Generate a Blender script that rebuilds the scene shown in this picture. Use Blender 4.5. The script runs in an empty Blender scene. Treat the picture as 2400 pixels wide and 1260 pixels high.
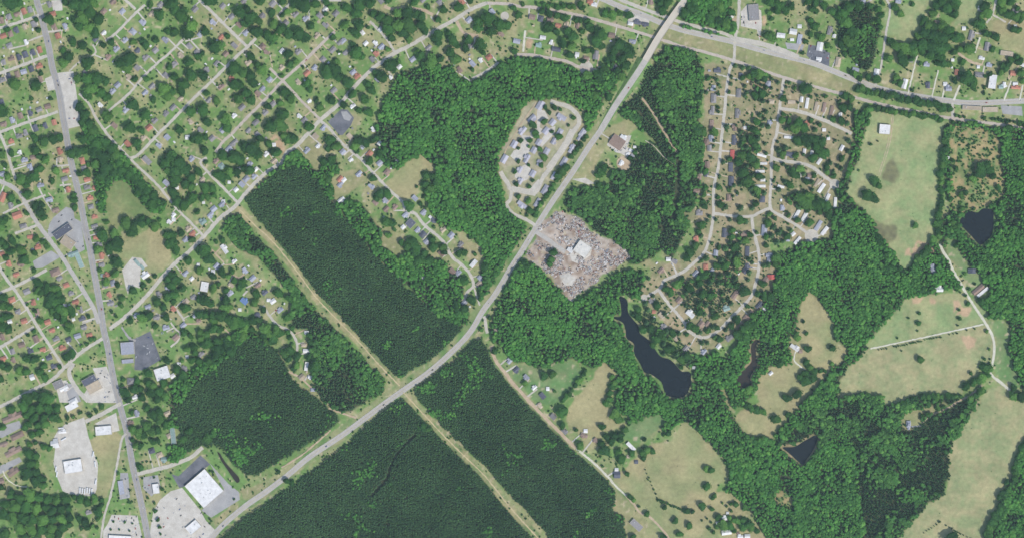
import bpy, math, random
import numpy as np

# ------------------------------------------------------------------ camera, light, exposure
scene = bpy.context.scene
col = scene.collection
CAM_Z = 5000.0
cam_d = bpy.data.cameras.new("camera")
cam = bpy.data.objects.new("camera", cam_d)
col.objects.link(cam)
cam.location = (0, 0, CAM_Z)
cam.rotation_euler = (0, 0, 0)
cam_d.sensor_width = 36.0
cam_d.lens = 36.0 * CAM_Z / 2400.0
cam_d.clip_start = 10.0
cam_d.clip_end = 30000.0
scene.camera = cam

SUN_EL = 53.0
SHADOW = (-0.76, 0.65)                      # shadows fall to the north-west
world = bpy.data.worlds.new("World")
scene.world = world
world.use_nodes = True
wn = world.node_tree
bg = wn.nodes["Background"]
sky = wn.nodes.new("ShaderNodeTexSky")
sky.sky_type = 'NISHITA'
sky.sun_disc = False
sky.sun_elevation = math.radians(SUN_EL)
sky.sun_rotation = math.atan2(-SHADOW[0], -SHADOW[1])
wn.links.new(sky.outputs[0], bg.inputs[0])
bg.inputs[1].default_value = 0.13

sun_d = bpy.data.lights.new("sun", 'SUN')
sun_d.energy = 3.0
sun_d.angle = math.radians(0.5)
sun_d.color = (1.0, 0.96, 0.89)
sun = bpy.data.objects.new("sun", sun_d)
col.objects.link(sun)
ce, se = math.cos(math.radians(SUN_EL)), math.sin(math.radians(SUN_EL))
from mathutils import Vector
sun.rotation_euler = Vector((SHADOW[0] * ce, SHADOW[1] * ce, -se)).to_track_quat('-Z', 'Y').to_euler()

vs = scene.view_settings
vs.view_transform = 'Standard'
vs.look = 'None'
vs.exposure = 0.12
vs.gamma = 1.0
vs.use_curve_mapping = False
scene.render.engine = 'CYCLES'
scene.cycles.max_bounces = 4
scene.cycles.diffuse_bounces = 2
scene.cycles.use_denoising = True
scene.cycles.denoiser = 'OPENIMAGEDENOISE'
scene.cycles.denoising_input_passes = 'RGB_ALBEDO_NORMAL'
scene.cycles.volume_bounces = 0

# ------------------------------------------------------------------ data traced from the photograph
rng = random.Random(7)
nrg = np.random.default_rng(7)
HOUSES, TREES = [], []                      # photo pixels (1 px = 1 m)

def tile(ox, oy, ang, houses, trees):
    t = houses.split()
    for i in range(0, len(t) - 1, 2):
        x = float(t[i])
        p = t[i + 1].split(',')
        y, c = float(p[0][:-1]), p[0][-1]
        if len(p) > 1:
            l, w = float(p[1]), float(p[2])
            a = float(p[3]) if len(p) > 3 else ang
            made = 1
        else:
            l, w = rng.uniform(50, 62), rng.uniform(38, 48)
            a = ang + rng.choice((0, 0, 0, 90)) + rng.uniform(-4, 4)
            if c == 'w':
                l, w = rng.uniform(38, 54), rng.uniform(30, 40)
            made = 0
        HOUSES.append([ox + x / 4, oy + y / 4, l / 4, w / 4, a, c, made])
    t = [float(v) for v in trees.split()]
    for i in range(0, len(t) - 2, 3):
        TREES.append((ox + t[i] / 4, oy + t[i + 1] / 4, t[i + 2] / 4))

APTS = []
def apts(ox, oy, s):
    t = [float(v) for v in s.split()]
    for i in range(0, len(t) - 4, 5):
        APTS.append([ox + t[i] / 4, oy + t[i + 1] / 4, t[i + 2] / 4, t[i + 3] / 4, t[i + 4], 'm', 1])

def row(ox, oy, x0, y0, x1, y1, n, r):
    for i in range(n):
        f = i / max(n - 1, 1)
        rr = r * rng.uniform(0.75, 1.2)
        TREES.append((ox + (x0 + (x1 - x0) * f + rng.uniform(-.3, .3) * r) / 4,
                      oy + (y0 + (y1 - y0) * f + rng.uniform(-.3, .3) * r) / 4, rr / 4))
tile(0,0,110,
"285 95g 228 110r 160 135b 88 160g 20 195b 320 230g 235 255t 160 285d 100 320b 35 340r 245 400w 90 430g 375 470r 315 495d 240 515d 178 540d 110 555b 40 585g 372 625r 295 650d 225 675l 165 700b 90 720d 25 755g 385 745b 20 965d 370 1030g 285 1065d 195 1090b 115 1130l 35 1165b 450 1000b 510 1150r 430 1180d 335 1205d 245 1245g 465 45g 495 135r 545 340r 515 255b 610 250l",
"110 40 80 190 30 50 470 190 65 340 185 30 360 290 35 70 280 35 620 30 40 700 50 70 790 60 80 880 40 60 700 200 50 790 180 80 860 120 80 940 200 70 850 270 70 900 310 60 760 250 60 600 480 45 610 600 60 690 400 50 650 550 60 780 430 50 830 600 80 760 580 50 850 490 25 1050 400 40 970 430 40 1150 600 80 1220 560 80 1200 640 60 140 800 75 340 800 70 740 740 60 830 750 70 920 750 80 1000 770 50 860 840 80 820 900 60 960 880 60 1000 920 50 1250 400 40 1340 390 40 1460 385 45 1370 430 50 1420 50 40 1510 150 65 1590 50 60 1580 300 40 1540 840 80 1580 900 60 1260 990 70 1370 1080 60 1440 940 40 1010 1095 65 1230 1200 70 1330 1230 40 30 1050 70 750 1000 60 800 1080 60 840 1160 60 880 1230 60 780 1140 50 390 690 30 300 930 25 480 930 25 1590 640 40 1380 740 40 1270 750 40")
tile(0,0,45,
"1060 20b 1150 110l 975 110b 900 370d 975 310w 1335 215l 1250 300l 1420 130t 1180 380l 1095 465l 1020 540b 1290 475d 1460 475g 1550 380l 1370 545g 1290 640g 1210 720t 1105 800l 1060 860l 1425 810g 1360 870l 1560 710g 945 985w 1185 1035l 1075 1180b 1400 1200r 1455 1135g 1560 1070g 800 670g 1505 45g","")
tile(400,0,45,
"230 90g 400 210l 275 320l 180 435g 490 60g 575 160g 690 10g 960 40g 860 150g 640 240b 705 310l 600 430g 520 510b 865 440b 435 600g 250 495g 100 520t 40 610g 340 660g 475 350r 730 595t 900 490b 570 745r 480 820b 95 930t 360 940g 25 1010g 190 1140t 285 1220g 260 1040g 670 1010g 600 1090w 820 880b 860 835l 930 750l 890 1060g 800 1150g 730 1225g 960 980g 1175 140g 1080 220g 1400 150g 1550 130g 1450 240g 1375 340t 1200 490g 1045 640t 1045 480w 1430 560g 1350 635l 1280 690r 1200 770t 1520 470g 1530 850g 1300 950w 1210 1090w 1255 1130g 1450 90w 1430 1200l 1590 400g 490 1220l 1270 180l",
"30 40 80 110 150 90 50 100 60 200 250 80 170 320 70 40 310 50 330 300 50 380 20 70 530 340 35 420 450 75 470 440 60 400 410 50 660 120 70 720 90 50 750 180 80 820 200 60 700 220 50 790 310 70 840 300 50 840 30 55 950 130 50 1050 20 50 970 230 60 1040 280 70 910 340 60 960 370 60 1120 320 60 1210 330 80 1270 350 60 1320 250 50 1240 60 90 1180 40 60 1370 40 55 1460 30 45 1510 75 40 1460 130 35 1100 110 40 1050 150 30 1525 350 38 1110 510 60 1180 580 40 1120 610 40 1560 580 45 760 530 50 820 610 50 600 650 80 560 680 40 680 690 60 750 720 60 860 660 60 780 780 60 600 810 70 660 800 50 720 880 60 770 940 60 640 930 60 990 680 40 1040 720 30 1470 680 80 1550 660 80 1580 730 60 1280 790 50 1310 840 40 1070 880 60 1130 930 60 1040 970 40 1060 1080 70 1040 1180 80 950 1190 80 920 1000 50 820 1100 40 1300 1190 55 1410 1010 50 1370 940 35 1510 940 55 190 1050 60 320 1040 80 340 1150 60 430 950 45 340 880 40 520 1130 70 540 1200 60 130 800 70 210 710 70 110 860 50 310 720 60 40 730 50 180 590 50 260 530 40 300 500 30 90 1220 50 460 610 20 570 500 25 1240 630 20 1100 670 18 20 860 60 950 920 25")
tile(800,0,40,
"375 10g 920 30g 1130 20r 890 180b 1200 190l 1415 115l 1500 320b 20 390l 230 410w 320 410w 375 440l 325 510r 290 560g 200 310w 370 280w 110 680l 150 720r 460 730w 670 560l 545 630w 820 450g 1210 440g 1385 540r 1305 570w 1230 600l 1110 655b 345 745l 110 1000w 300 1215w 770 5g 40 495g",
"60 80 60 170 50 80 270 40 70 150 130 60 440 10 45 690 30 50 810 65 35 960 95 45 1100 80 60 1210 10 40 40 240 55 170 240 60 140 320 60 250 260 25 110 430 40 150 510 80 200 540 40 300 140 50 370 170 60 440 190 70 530 130 60 620 140 70 700 150 60 760 170 60 450 280 70 540 260 80 640 250 80 740 240 60 790 290 50 480 360 50 640 370 50 580 320 60 900 190 40 910 330 60 1010 320 50 900 390 60 1050 390 70 1190 380 50 1090 430 40 1290 210 70 1380 180 80 1290 270 60 1400 300 60 1490 240 70 1560 240 50 740 530 60 710 490 40 435 470 35 460 620 80 540 580 30 340 690 50 390 740 70 260 800 50 290 850 50 60 780 70 110 890 55 220 935 60 170 1040 40 20 990 45 260 1060 50 570 440 25 1160 460 50 1300 430 70 1330 500 40 1230 660 25 1030 500 60 1080 560 60 850 580 80 930 560 50 780 620 50")
tile(1200,0,-10,
"190 165b 270 180d 360 190b 435 240r 515 235t 615 245b 290 355w 370 400w 250 430a 415 465d,80,40 45 390l 610 515w,36,56 785 520g,80,50,85 695 550b 935 335b 1130 390l 1110 225w 1175 215d,60,45 1250 230d,60,40 730 20r 770 50w 1300 20b 970 640d",
"20 80 40 60 140 45 280 110 45 350 130 45 430 150 45 490 180 50 600 190 35 700 200 40 640 190 30 870 130 50 940 150 60 1000 130 40 1100 150 45 350 270 70 310 280 40 410 300 40 520 310 60 570 350 60 650 300 40 720 240 50 740 280 50 820 320 70 860 360 50 780 390 70 830 430 50 480 410 55 560 440 50 540 520 50 700 480 45 750 480 35 670 580 35 20 490 40 1000 430 70 960 480 60 1080 470 70 1100 520 60 1030 560 60 940 540 50 890 580 40 1060 620 60 980 680 50 1020 720 60 930 610 40 870 640 50 800 700 60 820 760 60 700 720 60 920 800 45 870 820 40 960 840 40 780 900 50 910 910 45 1400 100 60 1450 40 60 1390 40 50 310 1010 30 400 1010 35 450 1030 25 350 1060 25 300 1140 38 200 1170 45 570 1105 32 620 1175 25 220 1240 40 370 1240 25 530 1180 20 640 40 45 660 80 40")
row(1200,0,40,45,580,75,12,36)
tile(1600,0,85,
"665 120g,150,95,95 455 150w 420 210g,50,35,0 920 335w,75,42,-8 1035 300w,65,50,-10 1095 250w,38,35,0 1095 370l,90,42,80 1025 375w,36,26,0 1375 290g,80,45,75 1420 340w,35,30,75 1285 440w,80,55,80 1275 555w,50,40,-8 1455 585t,90,45,80 325 665d 545 720d 290 830l 525 875g,80,42,88 290 925g,85,45,88 280 1040g,80,42,85 270 1170b,85,38,85 510 1065g,85,46,88 490 1200b 585 1200w,30,30,0 1165 1160r,50,30,-50 1325 1220w,34,30,0 800 790l 830 955t 1480 1080w 1020 960t,70,32,0 1115 935w,50,25,85 1165 970w,100,28,80 1250 1000t,85,28,78 1325 1010b,90,28,78 1395 1040b,90,30,78 810 1160l",
"180 720 40 240 740 35 320 750 40 340 800 35 300 840 30 180 860 50 220 870 40 140 920 50 150 960 40 335 885 25 330 1010 22 330 1050 20 400 650 22 455 720 35 450 790 40 435 870 25 560 730 35 580 810 40 600 870 40 580 900 40 490 620 40 560 640 50 620 640 50 660 690 60 720 700 60 620 720 40 700 770 60 760 740 50 720 850 60 780 820 40 680 900 50 740 880 50 750 950 45 830 740 35 890 775 40 830 830 35 790 890 25 850 910 25 800 960 30 1000 780 35 970 820 30 950 870 25 1050 830 25 1035 870 22 940 930 40 970 950 30 1150 840 65 1110 820 35 1190 820 40 1080 965 25 1200 910 25 1260 900 30 1340 905 25 1380 870 45 1450 890 40 1520 910 50 1580 930 50 1460 960 40 1500 1020 50 1560 1000 50 1400 1120 40 1480 1140 50 1540 1160 50 780 1050 45 720 1080 50 770 1120 35 690 1150 50 740 1180 50 660 1220 50 570 1150 35 700 1240 40 800 1190 50 930 1130 45 990 1140 40 900 1180 35 940 1075 30 1080 1170 70 1050 1220 70 1140 1210 60 1200 1130 35 1240 1220 50 1280 1170 30 970 1210 60 410 1190 50 370 1200 30 300 1240 50 130 1230 50 190 1240 50 500 1180 30 540 1240 40 20 130 60 80 90 60 110 40 60 260 60 50 300 130 60 350 80 60 250 180 60 330 200 60 400 240 60 440 270 50 420 40 50 460 120 50 820 30 60 900 60 70 960 100 60 1010 60 50 880 110 50 810 120 30 830 180 30 820 350 60 780 340 50 850 370 40 1210 90 40 1250 110 30 1200 200 40 1230 250 50 1190 320 40 1290 350 50 1150 390 30 1360 430 35 1120 500 25 1170 20 50 1240 30 50 1320 60 50 1400 120 50 1450 160 50 1500 130 60 1560 80 70 1530 220 70 1570 300 70 1550 400 80 1480 430 50 1580 480 60 1520 510 35 1580 690 40")
tile(2000,0,-10,
"90 15l 420 20l 790 220b 1190 80w 1035 270w,35,35,0 1100 335g,90,50,75 1250 440g,80,55,80 1435 505t,120,42,-8 1200 550w 1270 615l 965 680r 1180 705g,80,45,-5 1300 770w,130,70,82 700 800d,60,42,85 685 610l 480 790w,90,42,75 525 570g 215 680w,60,45,80 890 835l,55,55,0 860 790w,36,36,0 1495 690r 1410 800w 1380 820a,40,40,0 1515 785w,45,32,0 1520 825r,90,35,-4 1585 610w 1515 110g 1515 250w,30,30,0 930 565w,28,28,0 1170 630w,28,28,0 290 1215w,100,90,-5 1110 1015t,180,36,-3 1280 1030t,140,46,0 20 660l",
"390 80 45 430 130 50 550 50 30 770 60 50 820 30 60 870 80 60 930 60 60 940 140 50 960 40 50 740 130 45 660 190 45 640 220 40 690 250 60 740 250 60 830 250 60 880 290 60 660 320 70 740 340 80 820 360 80 900 340 50 960 370 60 1000 360 50 600 350 50 640 420 70 720 440 80 800 460 80 870 440 60 640 490 50 720 520 60 800 540 60 850 600 50 790 600 40 890 610 40 940 490 40 340 400 50 400 440 70 470 450 70 540 440 60 560 500 50 440 520 60 330 550 55 450 580 60 540 560 40 470 610 40 210 740 60 130 720 45 50 730 50 20 710 50 400 730 40 430 780 40 380 770 30 620 600 28 1230 70 60 1240 130 60 1210 140 50 1180 240 70 1140 230 50 1230 320 45 1270 330 40 1330 355 48 1500 280 50 1540 285 40 1390 30 50 1470 30 50 1400 110 50 1450 150 60 1510 170 60 1580 150 50 1535 80 35 1560 200 40 1080 470 60 1110 460 50 1040 470 40 1000 465 40 1020 580 40 1300 460 35 1060 740 80 1110 780 70 1020 710 50 940 760 40 1130 840 30 1390 620 40 1420 650 50 1380 680 40 1440 610 40 1470 570 40 1530 540 40 1550 590 50 1560 690 50 1590 760 40 1280 700 30 1230 720 25 1225 820 20 1220 880 20 550 850 25 40 60 60 150 60 40 230 90 45 270 40 30 230 200 40 260 150 40 250 260 30 1220 1110 25 1400 1190 50 1460 1200 50")
row(2000,0,40,840,890,1020,20,46)
row(2000,0,150,1005,860,1130,18,38)
row(2000,0,930,1140,1600,1180,14,30)
row(2000,0,960,1085,1040,1095,3,18)
row(2000,0,1290,1120,1580,1160,9,22)
tile(0,315,15,
"110 70r 185 20g 190 170w 235 245l 290 310l 320 215b 30 590r,90,50,65 100 670g 165 760r,85,62,20 220 860g 285 960r 360 1060r 90 1210r 20 1120r 560 160r 565 240t 620 340r 610 420g 640 520r 465 610l 385 480l 525 710b 775 250r 790 325g 820 425r 820 500g 890 500r,35,45,0 850 600r 855 680g 890 775r 890 860g 905 965r 930 1040g 955 1140r 955 1220g 20 370l 200 1215b",
"20 190 50 110 180 45 430 80 60 500 50 60 560 30 50 340 150 60 340 40 50 440 240 55 370 210 40 50 290 35 150 290 30 210 430 65 280 420 60 330 400 60 250 480 50 390 320 50 350 340 40 500 440 35 540 345 50 260 560 55 110 590 55 80 400 45 340 680 55 380 730 60 410 780 50 400 660 40 250 740 35 690 180 60 750 170 60 800 150 50 750 370 35 820 365 45 700 620 45 705 690 42 695 570 35 790 50 60 860 40 60 920 90 80 1000 80 70 900 170 70 1060 140 70 980 220 90 1100 200 70 1130 270 60 900 280 60 1000 320 80 1070 360 60 1150 340 60 1200 270 50 960 390 60 930 490 35 945 560 35 960 640 40 970 690 35 1020 440 50 1000 500 40 1210 380 60 1270 420 60 1240 340 50 1330 470 65 1310 540 65 1390 530 60 1370 600 65 1450 590 65 1440 660 70 1530 640 50 1430 700 50 1480 700 40 1200 840 75 1260 880 70 1330 830 60 1340 790 40 1390 820 45 1460 870 60 1500 800 25 1240 920 60 960 950 70 1080 930 60 1110 1000 70 1050 1050 60 1100 1070 50 930 1080 50 1020 1100 40 1000 830 35 1110 1200 60 1060 1170 40 1285 80 55 1300 130 30 1560 270 70 1600 220 60 1600 350 60 1440 165 25 1590 950 60 1590 1030 50 130 1000 50 60 1050 50 110 1100 60 30 1010 40 210 1090 60 240 1170 60 350 980 45 410 1010 40 440 1050 35 30 820 50 60 790 40 20 870 40 180 640 25 60 1160 40 330 1110 40 830 280 30 1150 180 30 1220 140 25")
tile(0,315,-45,"1200 90r 1380 245g,90,45,-45 1490 110l 1570 30l 1560 455l 1350 40t 1590 820w","")
tile(400,315,45,
"200 235l 320 150d 430 255b 595 80g,80,42,40 545 135l 480 300a,50,50,40 390 40g 300 425t 710 420l 670 470l 615 520w 745 285l 800 330w 480 655l 405 700l 375 755l 305 820a,60,60,40 205 930r,62,50,40 140 985l 170 890t 505 1075w,90,50,-55 600 1190w 640 320w,30,30,0 550 450w,28,28,0 495 630w,34,34,0 785 400l 160 30w,40,40,0 970 100w,36,36,0 970 250t 1280 155l 1380 110w 1360 20t 1590 470l 1590 420r 1590 620w 30 760w 30 800w,36,36,0 60 500w,36,36,0 310 640w,26,26,0 430 1230l 820 5g 900 190w 260 1220w,28,28,0",
"30 200 60 90 280 80 50 350 80 140 330 70 60 420 70 200 400 60 140 470 60 200 490 50 270 350 50 40 270 60 260 40 70 220 50 50 330 30 40 330 160 55 480 110 50 500 200 60 600 220 75 650 240 60 560 230 40 760 150 90 800 110 70 700 120 60 820 180 70 920 90 45 1000 180 55 960 170 45 840 40 50 740 340 60 690 320 40 560 350 60 620 350 55 480 400 60 430 380 40 540 400 40 330 510 60 390 510 50 410 575 30 210 590 60 200 620 50 30 560 60 60 630 60 130 660 60 300 600 40 350 590 40 255 730 40 30 480 40 110 930 45 200 990 40 30 1010 70 60 1080 60 20 950 50 320 1080 80 270 1090 50 370 1170 60 170 1180 55 430 1010 25 490 990 40 1150 40 60 1100 60 60 1060 20 50 1500 60 60 1560 120 60 1480 130 40 1510 240 60 1440 260 50 1480 430 55 1500 530 50 1450 400 40 330 265 25 560 640 20 110 770 20 640 400 20")
tile(800,315,45,
"80 20t 205 110l 360 85w 265 185r 360 270l 90 240w 430 355b 165 370l 25 430w 280 490l 505 685b 420 700b 690 600l 770 730l 870 805d 600 755l 650 835d,80,70,45 715 895l 765 940d 580 870w 960 895t 1030 945l 1120 1035g 1240 1210w,36,80,-40 800 1000l 935 1120b 320 640b 525 255w,28,28,0 15 165l 10 610w 415 620l 840 780w,40,24,-40",
"360 185 45 270 260 55 435 270 40 300 415 40 220 380 20 640 670 70 430 820 60 480 840 50 440 950 40 500 890 25 560 1010 40 360 560 60 430 560 60 330 600 40 900 930 50 855 990 50 950 1060 50 870 1060 50 970 1100 40 1060 1190 75 1100 1110 45 1150 1110 40 1250 1120 25 1210 965 28 1280 980 40 710 495 20 790 690 20 740 650 30 130 120 60 230 80 50 300 60 40 170 60 60 150 160 40 940 1250 45 1350 1240 60 660 1000 60 700 1070 70 780 1110 50 620 1050 50 820 1180 60 720 1180 70 870 870 20 800 390 50 850 400 50 790 470 50 840 510 60 900 450 60 800 540 50")
tile(0,315,35,"592 912d,185,70,35 640 1012t,125,88,-35 745 1175a,160,46,-68 690 1118a,100,44,20 1288 1200a,70,26,-50 1335 1245a,46,26,-50","")
tile(1200,315,55,
"985 75b,125,105,-35 1045 30w,60,40,-35 1022 270w,52,40,60 1465 1170w,40,34,0 1520 1190g 660 1075p,136,118,-35 545 1085w,56,46,-35",
"80 65 30 165 65 32 60 135 22 265 140 32 155 115 20 300 220 42 60 250 28 155 290 22 275 290 30 30 355 30 290 405 33 345 360 20 195 435 22 275 465 18 45 470 33 160 495 28 60 580 33 155 625 40 170 715 40 515 115 22 440 220 20 600 80 22 440 20 40 230 20 35 140 760 20 470 350 60 430 390 50 510 310 50 1110 225 35 1150 175 30 830 360 50 860 310 50 800 390 40 815 470 40 915 325 18 390 1110 50 365 1170 45 350 1210 40 110 1200 50 140 1240 50 90 1230 40")
apts(1200,315,"-72 232 80 50 60 640 20 85 36 55 560 135 88 42 58 485 260 88 44 58 390 390 74 42 62 310 520 90 46 58 235 640 85 42 58 95 660 92 50 -35 250 75 60 46 60 390 65 60 46 60 205 150 58 48 60 325 160 58 48 60 140 230 85 50 60 258 270 60 46 60 75 335 62 46 60 195 370 62 46 60 80 440 58 44 60 20 95 66 50 60")
apts(1200,0,"265 990 85 58 60 185 1115 85 58 45 100 1230 85 50 50 465 1100 88 58 -32 380 1150 60 50 50 320 1230 66 50 50 450 1240 60 46 60 660 1240 70 46 55")
row(1200,315,690,30,560,210,7,30)
row(1200,315,410,440,210,760,12,28)
tile(1600,315,88,
"265 40l 480 55d,90,45,88 465 190R,85,40,88 225 75b 250 130g 230 285b 450 310d,85,40,88 215 370d 455 440d,85,45,88 160 400b 130 530b 430 595b 745 610d 155 740g,60,55,0 390 925d,85,50,85 575 940b 765 900l,100,50,86 605 1095d,90,38,88 310 1110l 815 1155l,85,60,80 600 1240d 215 1240r 130 980r 995 30w,90,24,-4 740 200w,90,22,-15 755 275w,72,22,0 725 348w,85,24,0 750 430w,44,24,0 725 487w,100,24,0 920 490w,64,22,-15 1010 190d,80,50,-10 1140 160w,45,26,80 1210 175w,45,26,80 1280 255w,64,30,55 1490 130w,55,30,62 1365 40w,30,30,0 1300 505w,100,34,55 1355 600w,90,30,65 1430 640w,98,27,86 1258 455t,80,24,60 1070 750w,92,32,60 1140 775w,92,34,62 1270 855l,104,34,57 1330 905w,92,34,52 1075 995w,84,28,50 985 975l 1035 935w,40,30,40 1095 375w,56,26,80 1195 390b 1170 435l 930 690l",
"290 60 35 290 110 30 265 220 30 380 260 45 430 235 35 345 390 30 210 350 40 75 360 40 210 510 40 200 570 40 190 630 40 205 680 35 340 500 35 420 505 25 450 500 30 330 590 28 300 640 30 350 660 45 400 680 55 470 580 30 510 550 25 540 690 60 650 690 50 680 660 40 730 745 35 810 750 32 860 790 30 250 770 35 230 810 35 170 850 50 310 800 35 440 800 40 540 810 65 590 820 50 280 890 20 630 940 40 690 920 35 460 900 40 460 960 40 440 1020 50 480 1060 60 400 1070 60 540 1010 50 590 1000 40 520 1130 60 440 1140 60 360 1180 60 500 1200 60 400 1230 60 320 1230 50 620 1170 50 650 1200 40 170 950 50 150 920 40 270 1020 30 120 1040 50 70 1110 50 40 1160 50 220 1160 60 180 1180 40 300 1150 25 340 1060 30 560 40 60 640 60 60 700 40 60 540 100 50 600 130 60 680 110 50 770 90 35 720 140 40 780 180 40 560 200 60 640 220 70 520 260 50 600 300 70 680 290 50 740 310 30 560 370 70 650 390 70 720 390 50 600 450 70 540 470 50 640 510 60 700 530 60 760 550 50 700 570 40 660 560 40 480 480 40 890 75 28 900 150 60 960 130 60 930 190 50 1080 70 60 1150 60 70 1230 50 60 1290 80 60 1250 120 60 1180 120 50 1340 170 60 1310 200 50 1280 160 50 1215 220 50 1130 190 35 1060 200 40 1430 60 30 1490 230 40 1550 60 50 1550 160 50 1380 270 45 1350 310 40 1350 355 35 1410 360 40 1450 300 40 1480 320 50 1410 400 40 850 275 25 870 320 45 940 280 40 980 310 40 1030 360 60 1100 330 50 1060 390 50 1130 370 50 1160 450 45 1210 450 50 1230 390 35 1210 520 40 850 440 32 960 450 50 1000 480 50 900 520 50 1080 560 70 1040 610 70 1110 620 80 1180 590 60 1160 660 70 1090 680 60 1240 660 70 1260 600 50 1300 660 60 1340 680 60 1360 750 60 1280 720 40 955 590 30 990 760 32 1075 805 35 1165 720 25 1190 830 48 1160 840 40 1010 900 45 970 960 50 940 1000 40 800 840 50 850 870 60 900 920 60 830 950 60 880 1010 60 780 960 40 1110 1040 50 780 1040 30 880 1150 60 800 1220 60 760 1230 50 860 1220 50")
tile(2000,315,0,"885 220w,28,22,0 745 1240l",
"190 440 60 230 480 45 130 590 65 180 600 60 100 550 40 575 855 38 160 95 20 225 65 12 50 340 14 960 320 30 930 250 30 1120 420 50 1180 330 70 1240 290 60 1280 340 60 1300 390 50 1200 380 60 1355 500 35 910 610 35 1050 550 40 1000 570 40 1130 695 18 950 770 20 920 830 40 950 870 40 960 1040 40 1010 700 35")
row(2000,315,865,10,815,380,10,42)
row(2000,315,815,420,810,700,8,36)
row(2000,315,790,740,790,960,7,45)
row(2000,315,750,1000,560,1240,8,50)
row(2000,315,230,980,330,1180,6,45)
row(2000,315,260,1240,440,1250,5,40)
tile(1200,315,-35,"1112 150w,30,24,-35 1085 185w,34,24,20 1130 205l,36,26,-35 1150 120w,28,22,0 960 45l,40,26,-35","")
tile(0,630,20,
"155 50r 255 210g 115 285r 320 310r 170 395g 230 485r 450 495r 490 570r 530 655g 645 655d 590 740r 340 655b 205 710b 405 750r 120 770g 35 835r 465 830d 510 910d 630 800d 25 635b 290 770d 840 615r 790 540g 775 465d 760 380g 710 305r 670 230g 625 150r 560 85g 520 30b,90,60,20 1000 60r 990 150g 1030 240r 1040 320g 1365 60w,72,62,35 1490 240g 1390 350l 1285 435l 1470 450g 1560 550l 1580 170l 1230 1050g,60,70,90 305 1010w,42,52,20 730 625l 350 400b 95 490w 1270 1200w 1060 130l 600 350l 690 470w,30,30,20 130 850b 1200 740l,125,115,5 1200 862l,110,38,5 1525 975w,135,115,18 842 1040d,135,62,28 885 1105t,135,85,28 552 1080g,95,72,25 602 1115w,80,50,28 690 1240w,80,50,28 960 60a,30,30,0",
"270 100 40 320 90 50 370 130 60 360 200 50 400 210 50 450 180 60 520 180 60 480 250 60 560 230 50 520 300 70 580 280 50 460 330 50 500 390 50 540 430 50 560 370 60 620 400 60 680 390 60 600 470 50 660 520 50 640 560 40 40 270 50 30 340 50 90 360 50 60 440 50 20 470 50 100 440 40 30 550 60 90 570 50 380 485 40 335 390 30 260 330 22 285 455 25 265 620 22 320 585 30 690 790 55 630 820 50 720 790 40 260 840 50 320 850 50 350 840 35 30 900 50 80 920 50 190 940 60 250 960 50 380 960 50 410 910 40 430 1020 45 10 1030 40 160 1030 20 770 720 22 810 700 22 860 655 30 890 650 25 830 440 25 740 360 25 1000 130 50 1090 50 50 1110 150 35 1145 270 40 1145 340 35 1050 400 22 1090 440 22 1260 200 50 1350 150 35 1400 115 30 1450 70 30 1580 90 50 1590 250 60 1275 360 60 1480 310 60 1540 360 50 1345 450 60 1400 440 60 1230 480 40 1560 450 50 1460 530 40 1160 1030 28 1290 1050 40 1400 1060 50 1450 1090 50 1540 1070 50 1180 1150 60 1260 1130 60 1320 1120 40 1420 1150 60 1500 1150 60 1560 1200 60 1340 1200 45 1480 1220 60 1200 1220 40 1570 860 40 1400 970 50 1150 1085 20 280 1200 70 350 1190 60 420 1190 70 480 1210 70 240 1240 50 940 10 30 320 10 30 560 910 30")
tile(400,630,40,
"140 40l 200 90w,40,30,40 320 165w,92,72,80 215 260g 145 305t 30 370r 265 485b,40,36,20 235 430l 120 525l 50 640b 290 800g 130 930g 20 1000w 690 300u,66,60,-40 570 150t 560 230l 770 85l 820 150b 885 220d 960 300w 1030 385l 815 435d 650 380w,30,30,0 1275 590w,40,36,0 1250 710t,50,30,0 1275 765w,62,34,0 1275 910w,84,34,82 1310 1010w,40,36,0 1230 1010t 380 155u,24,24,0 920 290w,36,30,0 700 15l 400 25w,36,36,0 500 640b 80 890w,36,36,0 155 820w,30,30,0 1335 1130l,40,28,0 500 280d",
"50 100 60 20 160 60 40 240 60 30 300 40 120 190 50 280 290 50 340 300 70 380 330 50 150 370 50 110 350 30 410 180 50 450 140 30 520 200 40 600 110 40 680 130 50 650 170 40 540 75 35 520 300 60 520 360 60 560 350 40 270 420 50 330 430 50 400 430 60 480 440 70 540 470 70 600 500 70 660 490 60 700 520 60 780 480 50 830 480 40 800 230 50 790 320 50 870 380 40 400 480 50 410 560 60 460 570 50 340 620 60 280 590 50 300 650 60 350 700 70 310 700 50 440 680 60 500 660 50 460 750 70 540 700 70 560 770 70 620 680 60 680 630 60 700 570 60 760 560 50 590 640 50 130 600 45 190 630 35 160 750 45 220 730 50 230 780 40 200 860 50 270 860 50 110 860 30 320 920 50 370 860 50 240 960 50 430 800 60 400 880 40 890 560 70 930 610 60 880 620 50 1000 580 60 960 660 60 1030 600 50 900 680 40 820 660 40 1080 790 60 1120 760 60 1110 830 50 1090 760 50 1140 550 35 1100 590 30 1120 640 30 1140 700 20 1190 820 50 1150 930 40 1180 900 40 1310 620 40 1310 680 45 1300 820 40 1360 910 70 1010 220 60 1120 270 50 1100 450 50 1180 390 50 120 1000 60 60 940 50 20 60 50 400 70 45 480 30 60 580 30 40 270 20 50")
tile(800,630,45,
"765 80w,34,34,0 1300 90l 1290 135t 1150 310l 1100 40l 1040 20b 1580 860l 1450 575t,40,30,0",
"1230 290 60 1150 370 60 1100 400 40 1310 570 30 1390 450 30 1080 340 50 1160 110 60 1440 770 40 700 140 40 820 100 50 740 30 40")
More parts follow.
